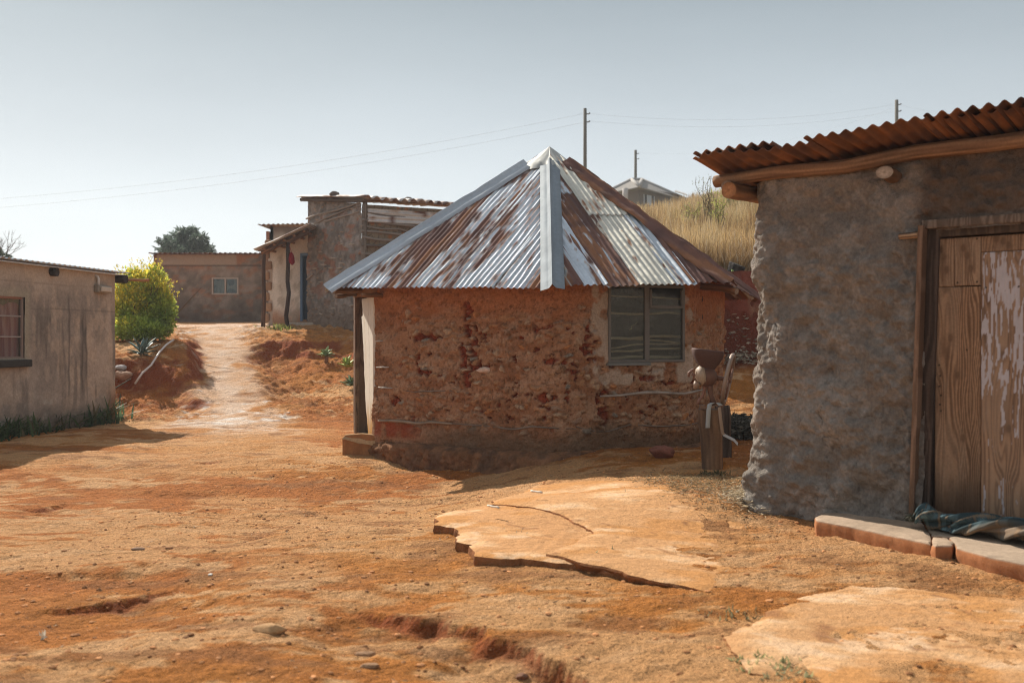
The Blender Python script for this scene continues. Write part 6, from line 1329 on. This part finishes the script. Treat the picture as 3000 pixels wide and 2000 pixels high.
tag(link('gravel', V, (np.arange(n)[:, None, None] * len(qv) + qf[None]).reshape(-1, 3), M_stone, None, (0, 6, 0), False, np.repeat(np.array((.44, .20, .08)) * (.45 + 1.1 * R.random((n, 1))), len(qv), 0)), 'grit and crumbs of clay scattered over the yard', 'gravel', None, 'stuff')

# ragged face of the red cut bank behind the hut
wallgrid((.8, 17.35), (9, 17.15), .55, 2.5, 'earth_bank', None, lambda u, z: mixc(mixc(bc(u.shape, (.27, .075, .045)), (.15, .05, .035), fbm(u * 3, z * 3, 4, 1501)), (.36, .22, .13), S(.55, .7, fbm(u * 2, z * 1.2, 4, 1503)) * .6),
         lambda u, z: (fbm(u * 1.6, z * .7, 4, 1505) - .5) * .7 + (fbm(u * 7, z * 5, 4, 1507) - .5) * .22 + .25 * (1 - S(.6, 1.5, z)), .04); tag(bpy.data.objects['earth_bank'], kind='structure')
# thin dusty air over the whole place
mb = MB(); mb.box((-460, -30, -3), (920, 0, 0), (0, 720, 0), (0, 0, 40), (1, 1, 1)); hzm = bpy.data.materials.new('dusty air'); hzm.use_nodes = True; hn_ = hzm.node_tree; hn_.nodes.remove(hn_.nodes['Principled BSDF'])
pv_ = hn_.nodes.new('ShaderNodeVolumePrincipled'); pv_.inputs['Color'].default_value = (.93, .96, 1, 1); pv_.inputs['Density'].default_value = .0008; pv_.inputs['Anisotropy'].default_value = .2; hn_.links.new(pv_.outputs[0], hn_.nodes['Material Output'].inputs['Volume'])
tag(mb.build('haze', hzm), kind='stuff')
# ================================================================== light, sky, camera
AZ, EL = math.radians(36.5), math.radians(38)
sd_ = Vector((-math.sin(AZ) * math.cos(EL), math.cos(AZ) * math.cos(EL), math.sin(EL)))
ld = bpy.data.lights.new('sun', 'SUN'); ld.energy = 3.7; ld.angle = math.radians(.5); ld.color = (1, .93, .82)
lo = bpy.data.objects.new('sun', ld); COL.objects.link(lo); lo.rotation_euler = (-sd_).to_track_quat('-Z', 'Y').to_euler(); lo.location = (0, 0, 30)
w = bpy.data.worlds.new('World'); SC.world = w; w.use_nodes = True; nt = w.node_tree; bg_ = nt.nodes['Background']
sky = nt.nodes.new('ShaderNodeTexSky'); sky.sky_type = 'NISHITA'; sky.sun_disc = False; sky.sun_elevation = EL; sky.sun_rotation = -AZ; sky.dust_density = 1.2; sky.air_density = 1.0; sky.ozone_density = 1.; sky.altitude = 600
hs = nt.nodes.new('ShaderNodeHueSaturation'); hs.inputs['Saturation'].default_value = .62; nt.links.new(sky.outputs[0], hs.inputs['Color'])
tn = nt.nodes.new('ShaderNodeMix'); tn.data_type = 'RGBA'; tn.blend_type = 'MULTIPLY'; tn.inputs[0].default_value = 1; nt.links.new(hs.outputs[0], tn.inputs[6]); tn.inputs[7].default_value = (.885, 1.0, 1.045, 1)
gm_ = nt.nodes.new('ShaderNodeGamma'); gm_.inputs[1].default_value = .3; nt.links.new(tn.outputs[2], gm_.inputs[0])
tc_ = nt.nodes.new('ShaderNodeTexCoord'); sx_ = nt.nodes.new('ShaderNodeSeparateXYZ'); nt.links.new(tc_.outputs['Generated'], sx_.inputs[0])
rp_ = nt.nodes.new('ShaderNodeValToRGB'); rp_.color_ramp.elements[0].position = 0; rp_.color_ramp.elements[0].color = (1, 1, 1, 1); rp_.color_ramp.elements[1].position = 1; rp_.color_ramp.elements[1].color = (.9, .9, .9, 1)
for ps, vl in ((.12, (.95, .96, .96)), (.34, (.47, .515, .53)), (.6, (.75, .77, .79))): e = rp_.color_ramp.elements.new(ps); e.color = (*vl, 1)
nt.links.new(sx_.outputs['Z'], rp_.inputs[0])
ns_ = nt.nodes.new('ShaderNodeTexNoise'); ns_.inputs['Scale'].default_value = 2.2; ns_.inputs['Detail'].default_value = 4; mpn = nt.nodes.new('ShaderNodeMapping'); mpn.inputs['Scale'].default_value = (1, 1, 4); nt.links.new(tc_.outputs['Generated'], mpn.inputs[0]); nt.links.new(mpn.outputs[0], ns_.inputs['Vector'])
mrn = nt.nodes.new('ShaderNodeMapRange'); mrn.inputs[1].default_value = .3; mrn.inputs[2].default_value = .7; mrn.inputs[3].default_value = .955; mrn.inputs[4].default_value = 1.045; nt.links.new(ns_.outputs['Fac'], mrn.inputs[0])
vm_ = nt.nodes.new('ShaderNodeVectorMath'); vm_.operation = 'SCALE'; nt.links.new(gm_.outputs[0], vm_.inputs[0]); nt.links.new(mrn.outputs[0], vm_.inputs['Scale'])
t2 = nt.nodes.new('ShaderNodeMix'); t2.data_type = 'RGBA'; t2.blend_type = 'MULTIPLY'; t2.inputs[0].default_value = 1; nt.links.new(vm_.outputs[0], t2.inputs[6]); nt.links.new(rp_.outputs[0], t2.inputs[7])
nt.links.new(t2.outputs[2], bg_.inputs['Color']); bg_.inputs['Strength'].default_value = .25
cam = bpy.data.cameras.new('camera'); cam.lens = 35; cam.sensor_width = 36; cam.sensor_fit = 'HORIZONTAL'; cam.clip_end = 3000; cam.clip_start = .05
cam.dof.use_dof = True; cam.dof.focus_distance = 10.8; cam.dof.aperture_fstop = 2.4
co = bpy.data.objects.new('camera', cam); COL.objects.link(co); co.location = (0, 0, EYE); co.rotation_euler = (math.radians(90), 0, 0); SC.camera = co
SC.view_settings.view_transform = 'Standard'; SC.view_settings.look = 'None'; SC.view_settings.exposure = 0.98; SC.view_settings.gamma = 1
SC.render.engine = 'CYCLES'; SC.cycles.use_denoising = True; SC.cycles.filter_width = 1.1; SC.cycles.denoising_input_passes = 'RGB_ALBEDO_NORMAL'; SC.cycles.denoising_prefilter = 'NONE'; SC.cycles.max_bounces = 6; SC.cycles.transparent_max_bounces = 12
